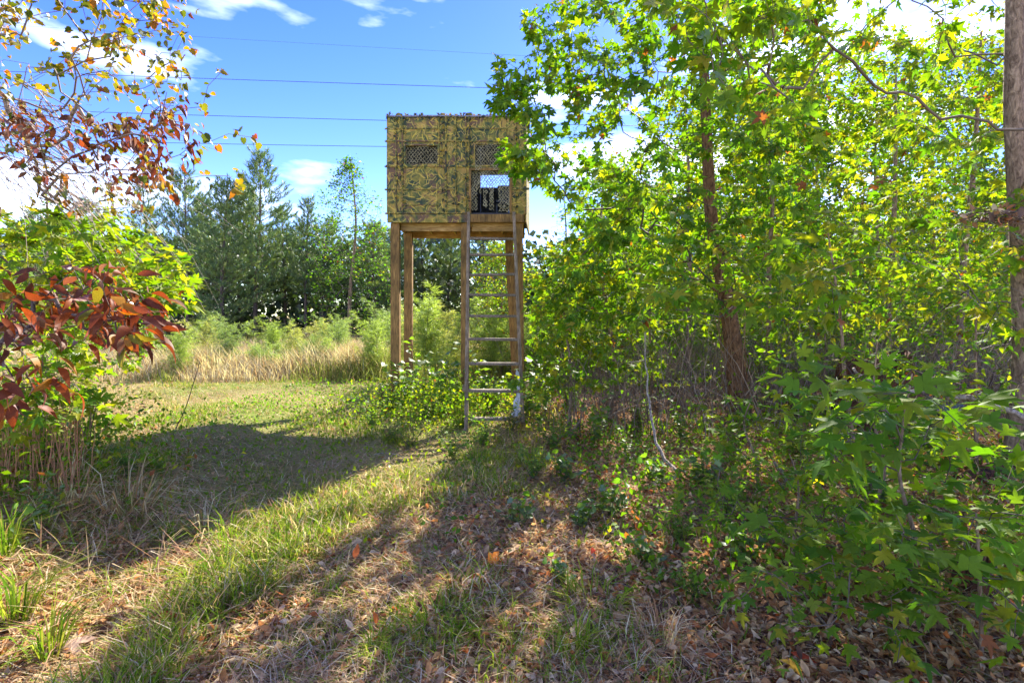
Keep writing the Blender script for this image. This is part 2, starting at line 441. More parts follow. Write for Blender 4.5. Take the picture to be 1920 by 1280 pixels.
mb.add(np.stack([X, Y, Z], -1).reshape(-1, 3), np.concatenate([np.stack([a, b, c], -1), np.stack([a, c, d], -1)]), K.reshape(-1, 3))
g_ = mb.build('ground', M['ground'], smooth=True); g_['kind'] = 'structure'

# ------------------------------------------------------------------ leaf templates (x = tip, y = side, z = up), unit length
def fan(outline, centre=(0.42, 0, 0)):
    V = np.array([centre] + [tuple(p) + (0,) * (3 - len(p)) for p in outline], float)
    n = len(outline)
    F = [(0, 1 + i, 1 + (i + 1) % n) for i in range(n)]
    return V, np.array(F)
def star(detail=False):
    lobes = [(-118, 0.52), (-60, 0.80), (0, 1.0), (60, 0.80), (118, 0.52)]
    ctr = np.array([0.22, 0])
    out = [(0.0, 0.0)]
    for i, (an, L) in enumerate(lobes):
        a_ = math.radians(an); d_ = np.array([math.cos(a_), math.sin(a_)]); n_ = np.array([-d_[1], d_[0]])
        L = L * 0.8
        if i > 0:
            m_ = math.radians((lobes[i - 1][0] + an) / 2)
            out.append(tuple(ctr + 0.25 * np.array([math.cos(m_), math.sin(m_)])))
        if detail: out.append(tuple(ctr + d_ * L * 0.55 - n_ * 0.135))
        out.append(tuple(ctr + d_ * L))
        if detail: out.append(tuple(ctr + d_ * L * 0.55 + n_ * 0.135))
    V, F = fan(out, (0.24, 0, 0))
    V[:, 2] = -0.22 * np.linalg.norm(V[:, :2] - np.array([0.24, 0]), axis=1) ** 2 + 0.06 * np.abs(V[:, 1])
    n0 = len(V)     # petiole sliver
    V = np.concatenate([V, [[-0.55, 0.0, 0.10], [0.0, 0.014, 0.0], [0.0, -0.014, 0.0]]])
    F = np.concatenate([F, [[n0, n0 + 1, n0 + 2]]])
    return V, F
def ellipse_leaf(w=0.22, curl=0.12, n=3, fold=0.25):
    xs = np.linspace(0, 1, n + 2)
    prof = w * np.sin(np.pi * xs ** 0.85)
    V = [(0, 0, 0)]; F = []
    for q in range(1, n + 1):
        V += [(xs[q], prof[q], fold * prof[q]), (xs[q], 0, 0), (xs[q], -prof[q], fold * prof[q])]
    V.append((1, 0, 0)); V = np.array(V, float)
    V[:, 2] -= curl * (V[:, 0] * 2 - 0.4) ** 2 * 0.8
    F += [(0, 2, 1), (0, 3, 2)]
    for q in range(n - 1):
        b_ = 1 + 3 * q
        F += [(b_, b_ + 1, b_ + 4), (b_, b_ + 4, b_ + 3), (b_ + 1, b_ + 2, b_ + 5), (b_ + 1, b_ + 5, b_ + 4)]
    e = 1 + 3 * (n - 1); t = len(V) - 1
    F += [(e, e + 1, t), (e + 1, e + 2, t)]
    return V, np.array(F)
def heart_leaf():
    out = [(0.05, 0), (-0.08, 0.2), (0.08, 0.42), (0.38, 0.46), (0.5, 0.34), (0.68, 0.36), (0.74, 0.18), (1, 0), (0.74, -0.18), (0.68, -0.36), (0.5, -0.34), (0.38, -0.46), (0.08, -0.42), (-0.08, -0.2)]
    V, F = fan(out, (0.35, 0, 0))
    V[:, 2] = 0.3 * np.abs(V[:, 1]) - 0.18 * V[:, 0] ** 2
    return V, F
def quad_leaf(w=0.32):
    V = np.array([(0, 0, 0), (0.45, w, 0.05), (1, 0, -0.08), (0.45, -w, 0.05)], float)
    return V, np.array([(0, 2, 1), (0, 3, 2)])
TPL = {'star': star(False), 'star_hd': star(True), 'ell': ellipse_leaf(), 'heart': heart_leaf(), 'quad': quad_leaf(), 'quadw': quad_leaf(0.45), 'ell_hd': ellipse_leaf(0.2, 0.14, 5, 0.3), 'weed': ellipse_leaf(0.27, 0.12, 2, 0.2), 'lit': ellipse_leaf(0.3, 0.12, 1, 0.25), 'litn': ellipse_leaf(0.25, 0.2, 3, 0.45)}

def frames(tip, nrm):
    Xa = unit(tip); Za = nrm - (nrm * Xa).sum(-1, keepdims=True) * Xa; Za = unit(Za); Ya = np.cross(Za, Xa)
    return Xa, Ya, Za

def put_leaves(mb, tpl, pos, tip, nrm, size, col, jit=0.18, bend=0.25):
    if len(pos) == 0: return
    V, F = TPL[tpl]; n = len(pos)
    Xa, Ya, Za = frames(tip, nrm)
    T = np.broadcast_to(V, (n,) + V.shape).copy()
    T[:, :, 2] -= (rng.normal(0, bend, (n, 1))) * T[:, :, 0] ** 2
    T[:, :, 2] += (rng.normal(0, bend, (n, 1))) * np.abs(T[:, :, 1])
    T[:, :, 2] += (rng.normal(0, bend, (n, 1))) * T[:, :, 1] * T[:, :, 0]
    T[:, :, 1] *= rng.uniform(0.8, 1.12, (n, 1))
    W = pos[:, None] + size[:, None, None] * (T[:, :, 0:1] * Xa[:, None] + T[:, :, 1:2] * Ya[:, None] + T[:, :, 2:3] * Za[:, None])
    Fi = (F[None] + (np.arange(n) * len(V))[:, None, None]).reshape(-1, 3)
    K = np.repeat((col * rng.uniform(1 - jit, 1 + jit, (n, 1)))[:, None], len(V), 1) * rng.uniform(0.88, 1.12, (n, len(V), 1))
    mb.add(W.reshape(-1, 3), Fi, K.reshape(-1, 3))

PROTO = {}
def leaf_parts(parent, tpl, pos, tip, nrm, size, ci, pal, matname, key):
    """single leaves: objects that share a few mesh variants"""
    Xa, Ya, Za = frames(tip, nrm)
    org = np.array(parent.location)
    for q in range(len(pos)):
        kk = (key, tpl, int(ci[q]), q % 4)
        if kk not in PROTO:
            V, F = TPL[tpl]; T = V.copy(); r = np.random.default_rng(hash((int(ci[q]), q % 4)) % 9999)
            T[:, 2] += -r.normal(0.15, 0.2) * T[:, 0] ** 2 + r.normal(0, 0.25) * np.abs(T[:, 1]) + r.normal(0, 0.2) * T[:, 0] * T[:, 1]
            T[:, 1] *= r.uniform(0.85, 1.1)
            m_ = MB(); m_.add(T, F, np.asarray(pal[int(ci[q])]) * r.uniform(0.85, 1.15) * r.uniform(0.9, 1.1, (len(T), 1)))
            PROTO[kk] = m_.mesh('leaf', M[matname])
        o = bpy.data.objects.new('leaf', PROTO[kk])
        s = float(size[q]); x_, y_, z_ = Xa[q] * s, Ya[q] * s, Za[q] * s; p_ = pos[q] - org
        o.matrix_basis = Matrix(((x_[0], y_[0], z_[0], p_[0]), (x_[1], y_[1], z_[1], p_[1]), (x_[2], y_[2], z_[2], p_[2]), (0, 0, 0, 1)))
        C.objects.link(o); o.parent = parent

def split_leaves(parent, tpl_hi, tpl_lo, pos, tip, nrm, size, ci, pal, matname, key, nmax=300, minpx=10, bulk='foliage', jit=0.2):
    pal = np.asarray(pal, float)
    px, py, D = proj(pos)
    app = size * 1.2 / D * 960
    ok = (px > -20) & (px < 1940) & (py > -20) & (py < 1300) & (app >= minpx)
    order = np.argsort(-app * ok)[:nmax]; order = order[ok[order]]
    sel = np.zeros(len(pos), bool); sel[order] = True
    leaf_parts(parent, tpl_hi, pos[sel], tip[sel], nrm[sel], size[sel], ci[sel], pal, matname, key)
    mb = MB(); near = (~sel) & (app > 14); far = (~sel) & ~near
    put_leaves(mb, tpl_hi, pos[near], tip[near], nrm[near], size[near], pal[ci[near]], jit)
    put_leaves(mb, tpl_lo, pos[far], tip[far], nrm[far], size[far], pal[ci[far]], jit)
    if mb.n: mb.build(bulk, M[matname], parent, kind='stuff')

# ------------------------------------------------------------------ branching
def grow(trunk, attract, step=0.14, up=0.5, sag=0.05, wob=0.02, tip_r=0.0025, expo=0.42, zmin=0.0, seed=0):
    r = np.random.default_rng(seed)
    L = np.r_[0, np.cumsum(np.linalg.norm(np.diff(trunk, axis=0), axis=1))]
    nt_ = max(int(L[-1] / step), 4); tt = np.linspace(0, L[-1], nt_)
    T = np.stack([np.interp(tt, L, trunk[:, k]) for k in range(3)], 1)
    cap = len(T) + sum(int(3 / step) + 6 for _ in range(len(attract))) + 10
    nodes = np.empty((cap, 3)); par = np.full(cap, -1); n = len(T)
    nodes[:n] = T; par[1:n] = np.arange(n - 1)
    d0 = np.min(np.linalg.norm(attract[:, None] - T[None], axis=2), axis=1)
    chains = []
    for ai in np.argsort(d0):
        a_ = attract[ai]; dv = a_ - nodes[:n]
        dist = np.linalg.norm(dv, axis=1); hd = np.linalg.norm(dv[:, :2], axis=1)
        cost = dist + up * np.maximum(0, nodes[:n, 2] - a_[2] + 0.45 * hd) + 100 * (nodes[:n, 2] < zmin)
        j = int(np.argmin(cost)); p0 = nodes[j]; dd = a_ - p0; ln = np.linalg.norm(dd)
        k = max(int(ln / step), 2)
        if n + k >= cap: break
        f = (np.arange(1, k + 1) / k)[:, None]
        bul = sag * ln * np.sin(np.pi * f) * np.array([0, 0, 1.0])
        side = np.cross(dd, [0, 0, 1]); side = side / (np.linalg.norm(side) + 1e-6)
        P = p0 + dd * f + bul + side * ln * r.normal(0, 0.07) * np.sin(np.pi * f) + r.normal(0, wob, (k, 3)) * (f < 1)
        nodes[n:n + k] = P; par[n] = j; par[n + 1:n + k] = np.arange(n, n + k - 1)
        chains.append((j, n, n + k)); n += k
    w = np.zeros(n); 
    for (_, a_, b_) in chains: w[b_ - 1] += 1
    for i in range(n - 1, 0, -1):
        if par[i] >= 0: w[par[i]] += w[i]
    rad = tip_r * np.maximum(w, 1) ** expo
    return nodes[:n], par[:n], rad, chains, len(T)

def wood_parts(parent, nodes, rad, chains, colour, big=0.016, nbig=26, mat='twig', bigmat='bark_grey'):
    order = sorted(range(len(chains)), key=lambda q: -rad[chains[q][1]])
    bigset = set([q for q in order[:nbig] if rad[chains[q][1]] > big])
    tw = MB()
    for q, (j, a_, b_) in enumerate(chains):
        P = np.vstack([nodes[j], nodes[a_:b_]]); rr = np.r_[rad[a_], rad[a_:b_]]
        if q in bigset:
            m_ = MB(); m_.add(*tube(P, rr, 7, colour)); m_.build('branch', M[bigmat], parent, smooth=True)
        else:
            tw.add(*tube(P, rr, 3 if rr[0] < 0.006 else 4, np.asarray(colour) * rng.uniform(0.7, 1.3)))
    if tw.n: tw.build('twigs', M[mat], parent, smooth=True, kind='stuff')

def leaves_on(nodes, par, rad, chains, thresh, spacing, k, size, spread=0.07, droop=0.35, tiltn=0.5, tiplen=0.9, seed=3, dirbias=(0, 0, 0)):
    r = np.random.default_rng(seed)
    P, T = [], []
    for (j, a_, b_) in chains:
        idx = np.arange(a_, b_)
        sel = idx[(rad[idx] < thresh)]
        if len(sel) == 0: continue
        # only along the outer stretch of the twig
        back = np.cumsum(np.r_[0, np.linalg.norm(np.diff(nodes[sel][::-1], axis=0), axis=1)])[::-1]
        sel = sel[back < tiplen]
        dv = unit(nodes[sel] - nodes[par[sel]])
        P.append(nodes[sel]); T.append(dv)
    P = np.concatenate(P); T = np.concatenate(T)
    P = np.repeat(P, k, 0); T = np.repeat(T, k, 0); n = len(P)
    P = P + T * r.uniform(-spacing, spacing, (n, 1))
    side = unit(np.cross(T, np.array([0, 0, 1.0]) + r.normal(0, 0.1, (n, 3))))
    sgn = r.choice([-1, 1], (n, 1))
    tip = unit(T * r.uniform(0.2, 0.9, (n, 1)) + side * sgn * r.uniform(0.3, 1.0, (n, 1)) + r.normal(0, 0.28, (n, 3)) + np.array([0, 0, -droop]) + np.array(dirbias))
    nrm = unit(np.array([0, 0, 1.0]) + r.normal(0, tiltn, (n, 3)))
    sz = size * r.uniform(0.55, 1.15, n) * (0.75 + 0.35 * r.random(n))
    P = P + tip * sz[:, None] * 0.5 * r.uniform(0.6, 1.2, (n, 1)) + r.normal(0, spread * 0.35, (n, 3))
    return P, tip, nrm, sz

def cloud(n, pxr, pyr, Dr, left=None, seed=0, keep=None):
    """points of a crown: random positions in a wedge of the place; left = outline as (py, px) pairs"""
    r = np.random.default_rng(seed); out = []
    while len(out) < n:
        px = r.uniform(*pxr); py = r.uniform(*pyr); D = Dr[0] + (Dr[1] - Dr[0]) * r.random() ** 0.8
        if left is not None and px < np.interp(py, [q[0] for q in left], [q[1] for q in left]) + 12 * r.normal(): continue
        p = at(px, py, D)
        if p[2] < 0.15: continue
        if keep is not None and not keep(p, px, py): continue
        out.append(p)
    return np.array(out)

GREEN = [(0.10, 0.19, 0.006), (0.13, 0.21, 0.007), (0.18, 0.23, 0.008), (0.07, 0.16, 0.008), (0.24, 0.24, 0.010), (0.30, 0.25, 0.02), (0.24, 0.07, 0.025)]
def pick(n, wts, seed=0):
    r = np.random.default_rng(seed); w_ = np.array(wts, float); w_ /= w_.sum()
    return r.choice(len(w_), n, p=w_)

def clear_blind(p, px=0, py=0):
    return not (p[0] < 0.75 and 7.9 < p[1] < 11 and p[2] > 0) and not (-1.2 < p[0] < 0.3 and p[1] > 6.0 and p[1] < 8.6)

def trunk_object(parent, pts, rads, mat, sides=12, name='trunk', ridge=0.0, seed=0):
    P = smooth_path(pts, 36); rr = np.interp(np.linspace(0, 1, 36), np.linspace(0, 1, len(rads)), rads)
    V, F, _ = tube(P, rr, sides)
    r = np.random.default_rng(seed)
    if ridge:
        ring = V.reshape(36, sides, 3); off = ring - P[:, None]
        k = 1 + ridge * (r.random((1, sides, 1)) - 0.5) + ridge * 0.5 * (r.random((36, sides, 1)) - 0.5)
        V = (P[:, None] + off * k).reshape(-1, 3)
    m_ = MB(); m_.add(V, F, (0.2, 0.13, 0.08))
    m_.build(name, M[mat], parent, smooth=True)
    return P

def broad_tree(name, label, cat, base, trunk_pts, rads, att, mat, leaf_size, k, pal_w, group=None, seed=0, tpl=('star_hd', 'star'), thresh=0.007,
               twigcol=(0.10, 0.075, 0.055), nbig=18, zmin=0.5, droop=0.35, tiltn=0.5, nmax=300, minpx=10, tiplen=0.8, pal=GREEN, step=0.14, tip_r=0.0022, expo=0.42, bigr=0.014, ridge=0.12, dirbias=(0, 0, 0)):
    t = thing(name, label, cat, base, group)
    P = trunk_object(t, trunk_pts, rads, mat, ridge=ridge, seed=seed)
    nodes, par, rad, chains, nt_ = grow(P, att, step=step, zmin=zmin, seed=seed, tip_r=tip_r, expo=expo)
    rad = np.minimum(rad, rads[0] * 0.4)
    wood_parts(t, nodes, rad, chains, twigcol, nbig=nbig, big=bigr, bigmat=mat)
    pos, tip, nrm, sz = leaves_on(nodes, par, rad, chains, thresh, 0.07, k, leaf_size, droop=droop, tiltn=tiltn, seed=seed + 1, tiplen=tiplen, dirbias=dirbias)
    ci = pick(len(pos), pal_w, seed)
    split_leaves(t, tpl[0], tpl[1], pos, tip, nrm, sz, ci, pal, 'leaf', name, nmax=nmax, minpx=minpx)
    return t

# ------------------------------------------------------------------ the raised blind
def boxmesh(name, lo, hi, bev=0.004, rotz=0.0, org=(0, 0, 0)):
    bm = bmesh.new()
    bmesh.ops.create_cube(bm, size=1)
    lo = np.minimum(lo, hi) * 1.0; hi_ = np.maximum(lo, hi)
    s = [hi[k] - lo[k] for k in range(3)]; c = [(hi[k] + lo[k]) / 2 - org[k] for k in range(3)]
    for v_ in bm.verts: v_.co = Vector((v_.co.x * s[0] + c[0], v_.co.y * s[1] + c[1], v_.co.z * s[2] + c[2]))
    if bev: bmesh.ops.bevel(bm, geom=bm.edges[:], offset=min(bev, min(abs(x) for x in s) * 0.3), segments=1, affect='EDGES')
    me = bpy.data.meshes.new(name); bm.to_mesh(me); bm.free()
    return me
def box(name, lo, hi, mat, parent, bev=0.004, kind=None, label=None):
    lo2 = [min(lo[k], hi[k]) for k in range(3)]; hi2 = [max(lo[k], hi[k]) for k in range(3)]
    org = np.array(parent.location)
    if parent.parent: org = org + np.array(parent.parent.location)
    me = boxmesh(name, lo2, hi2, bev, org=org); me.materials.append(M[mat])
    o = bpy.data.objects.new(name, me); C.objects.link(o); o.parent = parent
    if kind: o['kind'] = kind
    if label: o['label'] = label
    return o
def beam(name, p, q, w, d, mat, parent, rotfix=(0, 0, 1)):
    """board between two points; w across, d deep"""
    p, q = np.array(p, float), np.array(q, float); ax = unit(q - p)
    s_ = unit(np.cross(ax, rotfix)); t_ = np.cross(s_, ax); L = np.linalg.norm(q - p)
    me = boxmesh(name, (-w / 2, -d / 2, 0), (w / 2, d / 2, L), 0.004)
    o = bpy.data.objects.new(name, me); me.materials.append(M[mat]); C.objects.link(o); o.parent = parent
    pl = p - np.array(parent.location)
    o.matrix_basis = Matrix(((s_[0], t_[0], ax[0], pl[0]), (s_[1], t_[1], ax[1], pl[1]), (s_[2], t_[2], ax[2], pl[2]), (0, 0, 0, 1)))
    return o

YF = 8.5; YB = 9.95
def fx(zx): return ((680 + zx / 4.2667) - 960) / 960 * YF
def fz(zy): return 1.5 + (590 - (180 + zy / 4.2667)) / 960 * YF
blind = thing('hunting_blind', 'raised wooden hunting blind wrapped in yellow green camouflage, standing on tall posts', 'hunting blind', ((fx(190) + fx(1310)) / 2, YF, 0))
xl, xr = fx(192), fx(1312); zb, zt_ = fz(945), fz(172)
th = 0.03
# front wall sheets round the openings
def panel(x0, x1, z0, z1, y0=YF, m='camo', name='wall_panel'):
    return box(name, (x0, y0, z0), (x1, y0 + th, z1), m, blind, 0.003)
wx0, wx1, wz0, wz1 = fx(345), fx(600), fz(545), fz(400)
vx0, vx1, vz0, vz1 = fx(900), fx(1150), fz(560), fz(390)
dx0, dx1, dz0, dz1 = fx(868), fx(1175), fz(938), fz(597)
g = 0.0015
panel(xl, fx(320) - g, zb, zt_)
panel(fx(320), wx0 - g, zb, zt_, YF + 0.004)
panel(wx0, wx1 - g, zb, wz0, YF + 0.002); panel(wx0, wx1 - g, wz1, zt_, YF + 0.002)
panel(wx1, fx(665) - g, zb, zt_, YF + 0.003)
panel(fx(665), fx(745) - g, zb, zt_); panel(fx(745), fx(822) - g, zb, zt_, YF + 0.004)
panel(fx(822), dx0 - g, zb, zt_, YF + 0.001)
panel(dx0, vx0 - g, dz1 + g, zt_, YF + 0.003)
panel(vx0, vx1 - g, vz1, zt_); panel(vx0, vx1 - g, dz1 + g, vz0 - g, YF + 0.002)
panel(vx1, dx1 - g, dz1 + g, zt_, YF + 0.003)
panel(dx1, fx(1222) - g, zb, zt_); panel(fx(1222), xr, zb, zt_, YF + 0.004)
# side, back walls
box('side_wall', (xl, YF + th + 0.006, zb), (xl + th, YB, zt_), 'camo', blind)
sw = beam('side_wall', (xr - 0.01, (YF + YB) / 2 + 0.02, zb - 0.14), (xr + 0.03, (YF + YB) / 2 + 0.02, zt_), 0.03, 1.0, 'camo', blind, (1, 0, 0))
bpy.data.objects.remove(sw)
def side_sheet(x0f, x0b, z0, z1, mat='camo', name='side_wall'):
    bm = bmesh.new(); org = Vector(blind.location)
    vs = []
    for (xx, yy) in ((x0f, YF + th + 0.006), (x0f + 0.025, YF + th + 0.006), (x0b + 0.025, YB + 0.05), (x0b, YB + 0.05)):
        vs.append((bm.verts.new(Vector((xx, yy, z0)) - org), bm.verts.new(Vector((xx, yy, z1)) - org)))
    for q in range(4):
        a_, b_ = vs[q], vs[(q + 1) % 4]; bm.faces.new((a_[0], b_[0], b_[1], a_[1]))
    bm.faces.new([v_[1] for v_ in vs]); bm.faces.new([v_[0] for v_ in reversed(vs)])
    bmesh.ops.recalc_face_normals(bm, faces=bm.faces[:])
    me = bpy.data.meshes.new(name); bm.to_mesh(me); bm.free(); me.materials.append(M[mat])
    o = bpy.data.objects.new(name, me); C.objects.link(o); o.parent = blind
side_sheet(xr - 0.03, xr + 0.075, zb - 0.12, zt_)
bw0, bw1 = at(680 + 945 / 4.2667, 0, YB)[0], at(680 + 1170 / 4.2667, 0, YB)[0]
bz0, bz1 = at(0, 180 + 735 / 4.2667, YB)[2], at(0, 180 + 635 / 4.2667, YB)[2]
yb0, yb1 = YB - th, YB
box('back_wall', (xl + th + 0.004, yb0, zb), (bw0 - g, yb1, zt_), 'inside', blind)
box('back_wall', (bw1 + g, yb0, zb), (xr + 0.06, yb1, zt_), 'inside', blind)
box('back_wall', (bw0, yb0, zb), (bw1, yb1, bz0), 'inside', blind)
box('back_wall', (bw0, yb0, bz1), (bw1, yb1, zt_), 'inside', blind)
box('floor_board', (xl + th + 0.01, YF + th + 0.01, zb + 0.006), (xr - 0.035, yb0 - 0.01, zb + 0.03), 'inside', blind)
# roof
for q in range(4):
    w_ = (xr - xl + 0.16) / 4
    box('roof_sheet', (xl - 0.01 + q * (w_ - 0.02), YF - 0.02, zt_ + 0.004 + 0.004 * (q % 2)), (xl - 0.01 + (q + 1) * (w_ - 0.02), YB + 0.08, zt_ + 0.03 + 0.004 * (q % 2)), 'tin', blind)
# raised seams / battens over the sheets (they wrap the edges)
def strap_v(zx, w=0.022, z0=zb, z1=zt_ + 0.02):
    box('strap', (fx(zx) - w / 2, YF - 0.0205, z0), (fx(zx) + w / 2, YF - 0.001, z1), 'camo_soft', blind, 0.003)
def strap_h(zy, x0, x1, w=0.03):
    box('strap', (x0, YF - 0.016, fz(zy) - w / 2), (x1, YF - 0.0085, fz(zy) + w / 2), 'camo_soft', blind, 0.004)
for zx in (268, 318, 665, 745, 825): strap_v(zx, 0.02 if zx != 665 else 0.03)
strap_v(1222, 0.02); strap_v(1304, 0.02)
for zx in (612, 850): strap_v(zx, 0.016, fz(560), zt_)
strap_h(262, fx(268), fx(660), 0.018); strap_h(262, fx(880), fx(1160), 0.018)
strap_h(362, xl - 0.015, fx(1175)); strap_h(562, xl - 0.015, xr + 0.015, 0.032)
strap_h(748, xl - 0.015, fx(745), 0.018); strap_h(742, fx(1225), xr + 0.015, 0.03)
strap_h(938, xl - 0.015, fx(858), 0.02)
strap_h(872, fx(320), fx(612), 0.014)
# rolled knots of cloth at the top edge and where straps wrap the corners
def knot(x, y, z, r_, name='cloth_knot'):
    bm = bmesh.new(); bmesh.ops.create_icosphere(bm, subdivisions=2, radius=r_)
    rr = random.Random(int(x * 1000 + z * 77))
    for v_ in bm.verts:
        v_.co *= rr.uniform(0.72, 1.25); v_.co.x *= 1.5; v_.co.y *= 0.8
        v_.co += Vector((x, y, z)) - Vector(blind.location)
    me = bpy.data.meshes.new(name); bm.to_mesh(me); bm.free(); me.materials.append(M['camo_soft'])
    o = bpy.data.objects.new(name, me); C.objects.link(o); o.parent = blind
for zx, r_ in ((290, 0.035), (640, 0.035), (748, 0.022), (850, 0.04), (1020, 0.016), (470, 0.014)): knot(fx(zx), YF + 0.01, zt_ + 0.045, r_)
for zy in (262, 362, 565, 748, 940): knot(xl - 0.012, YF + 0.01, fz(zy), 0.017)
for zy in (562, 742): knot(xr + 0.02, YF + 0.01, fz(zy), 0.02)
sc_ = MB(); r_ = np.random.default_rng(33); n_ = 150
xs_ = r_.uniform(xl, xr, n_); zs_ = zt_ + r_.uniform(-0.01, 0.04, n_); ys_ = np.full(n_, YF - 0.015)
put_leaves(sc_, 'quad', np.stack([xs_, ys_, zs_], 1), unit(r_.normal(0, 1, (n_, 3)) * [1, 0.3, 0.7]), unit(r_.normal(0, 0.5, (n_, 3)) + [0, -1, 0]), r_.uniform(0.03, 0.08, n_), np.array([[0.10, 0.11, 0.05], [0.25, 0.20, 0.06], [0.05, 0.06, 0.05]])[r_.integers(0, 3, n_)])
n_ = 260; cx_ = np.array([fx(q_) for q_ in (268, 318, 640, 665, 745, 825, 850, 1222)])[r_.integers(0, 8, n_)] + r_.normal(0, 0.012, n_)
put_leaves(sc_, 'quad', np.stack([cx_, np.full(n_, YF - 0.024), r_.uniform(zb, zt_, n_)], 1), unit(r_.normal(0, 1, (n_, 3)) * [0.8, 0.25, 1]), unit(r_.normal(0, 0.4, (n_, 3)) + [0, -1, 0]), r_.uniform(0.03, 0.07, n_), np.array([[0.10, 0.11, 0.05], [0.38, 0.28, 0.06], [0.06, 0.07, 0.05]])[r_.integers(0, 3, n_)])
sc_.build('cloth_scraps', M['dry'], blind, kind='stuff')
# window and doorway frames
def frame(name, x0, x1, z0, z1, w, mat, bottom=True, y=YF):
    f = bpy.data.objects.new(name, None); C.objects.link(f); f.parent = blind; f.location = (0, 0, 0)
    def b(lo, hi):
        me = boxmesh('frame_board', lo, hi, 0.003, org=np.array(blind.location)); me.materials.append(M[mat])
        o = bpy.data.objects.new('frame_board', me); C.objects.link(o); o.parent = f
    b((x0 - w, y - 0.020, z0 - (w if bottom else 0)), (x0, y - 0.002, z1 + w)); b((x1, y - 0.020, z0 - (w if bottom else 0)), (x1 + w, y - 0.002, z1 + w))
    b((x0 + g, y - 0.019, z1), (x1 - g, y - 0.002, z1 + w))
    if bottom: b((x0 + g, y - 0.019, z0 - w), (x1 - g, y - 0.002, z0))
    return f
f1 = frame('window', wx0, wx1, wz0, wz1, 0.028, 'camo_soft')
f2 = frame('window', vx0, vx1, fz(572), vz1, 0.022, 'camo_soft', False)
f3 = frame('doorway', dx0, dx1, dz0, dz1, 0.038, 'post', False)
# netting: a sagging mesh of ribbons
def netting(x0, x1, z0, z1, y, parent, cell=0.042, seed=0, ragged=None, thick=0.0085, sag=0.02):
    r = np.random.default_rng(seed); m_ = MB()
    nx = int((x1 - x0) / cell) + 1; nz_ = int((z1 - z0) / (cell * 0.62)) + 1
    P = {}
    for j in range(nz_ + 1):
        for i in range(nx + 1):
            x = x0 + (i + 0.5 * (j % 2)) * cell + r.normal(0, 0.004); z = z1 - j * cell * 0.62 + r.normal(0, 0.004)
            P[i, j] = np.array([min(max(x, x0), x1), y + sag * math.sin(i * 0.9 + j * 0.35) + r.normal(0, 0.004), z])
    for (i, j), p in P.items():
        for (a_, b_) in (((i + (j % 2)), j + 1), ((i - 1 + (j % 2)), j + 1)):
            q = P.get((a_, b_))
            if q is None: continue
            if ragged is not None and min(p[2], q[2]) < ragged(0.5 * (p[0] + q[0])): continue
            d_ = unit(q - p); s_ = np.array([-d_[2], 0, d_[0]]) * thick * r.uniform(0.5, 1.3)
            mid = (p + q) / 2 + np.array([0, r.normal(0, 0.006), 0]) + s_ * r.normal(0, 0.6)
            m_.add([p - s_ * .5, p + s_ * .5, mid - s_, mid + s_, q - s_ * .5, q + s_ * .5], [(0, 1, 3), (0, 3, 2), (2, 3, 5), (2, 5, 4)], (0.3, 0.27, 0.16))
    me = m_.mesh('netting', M['net'], origin=np.array(blind.location))
    o = bpy.data.objects.new('netting', me); C.objects.link(o); o.parent = parent; o['kind'] = 'stuff'
netting(wx0, wx1, wz0, wz1, YF + 0.02, f1, seed=1, cell=0.056, thick=0.0055)
netting(vx0, vx1 + 0.01, fz(585), vz1, YF - 0.012, f2, seed=2, cell=0.05, thick=0.006)
rag = np.random.default_rng(4).random(60)
def ragged(x):
    t = (x - dx0) / (dx1 - dx0)
    if t < 0.17: return dz0 + 0.03
    if t > 0.72: return dz0 + 0.0
    zz = dz1 - 0.33
    for c_, w_, l_ in ((0.36, 0.05, 0.36), (0.53, 0.05, 0.40), (0.25, 0.03, 0.12)):
        if abs(t - c_) < w_: return dz1 - 0.30 - l_ * (1 - 0.2 * rag[int(t * 50) % 60])
    return zz + 0.05 * rag[int(t * 40) % 60]
netting(dx0, dx1, dz0, dz1, YF + 0.02, f3, seed=3, ragged=ragged, cell=0.05, sag=0.03, thick=0.0075)
# platform: fascia, joists, beams
box('fascia_board', (fx(200), YF - 0.03, fz(1015)), (fx(852), YF + 0.01, fz(950)), 'camo_soft', blind)
box('fascia_board', (fx(862), YF - 0.03, fz(1012)), (fx(1290), YF + 0.01, fz(948)), 'post', blind)
z_u = at(0, 434, YF + 0.12)[2]
box('beam', (fx(297), YF + 0.10, z_u), (fx(785), YF + 0.14, zb - 0.01), 'beam', blind)
box('beam', (fx(868), YF + 0.10, z_u), (fx(1210), YF + 0.14, zb - 0.01), 'beam', blind)
zb2 = at(0, 447, YB - 0.1)[2]
box('beam', (fx(192), YB - 0.12, zb2), (xr, YB - 0.08, zb - 0.01), 'beam', blind)
for xx in (xl + 0.04, -1.55, -1.1, -0.62, -0.2, 0.17):
    box('joist', (xx, YF + 0.15, zb - 0.13), (xx + 0.04, YB - 0.13, zb - 0.012), 'beam', blind)
for k_ in range(9):
    w_ = (YB - YF - 0.04) / 9
    box('deck_board', (xl + 0.01, YF + 0.02 + k_ * w_, zb - 0.011), (xr - 0.035, YF + 0.02 + (k_ + 1) * w_ - 0.006, zb + 0.004), 'beam', blind)
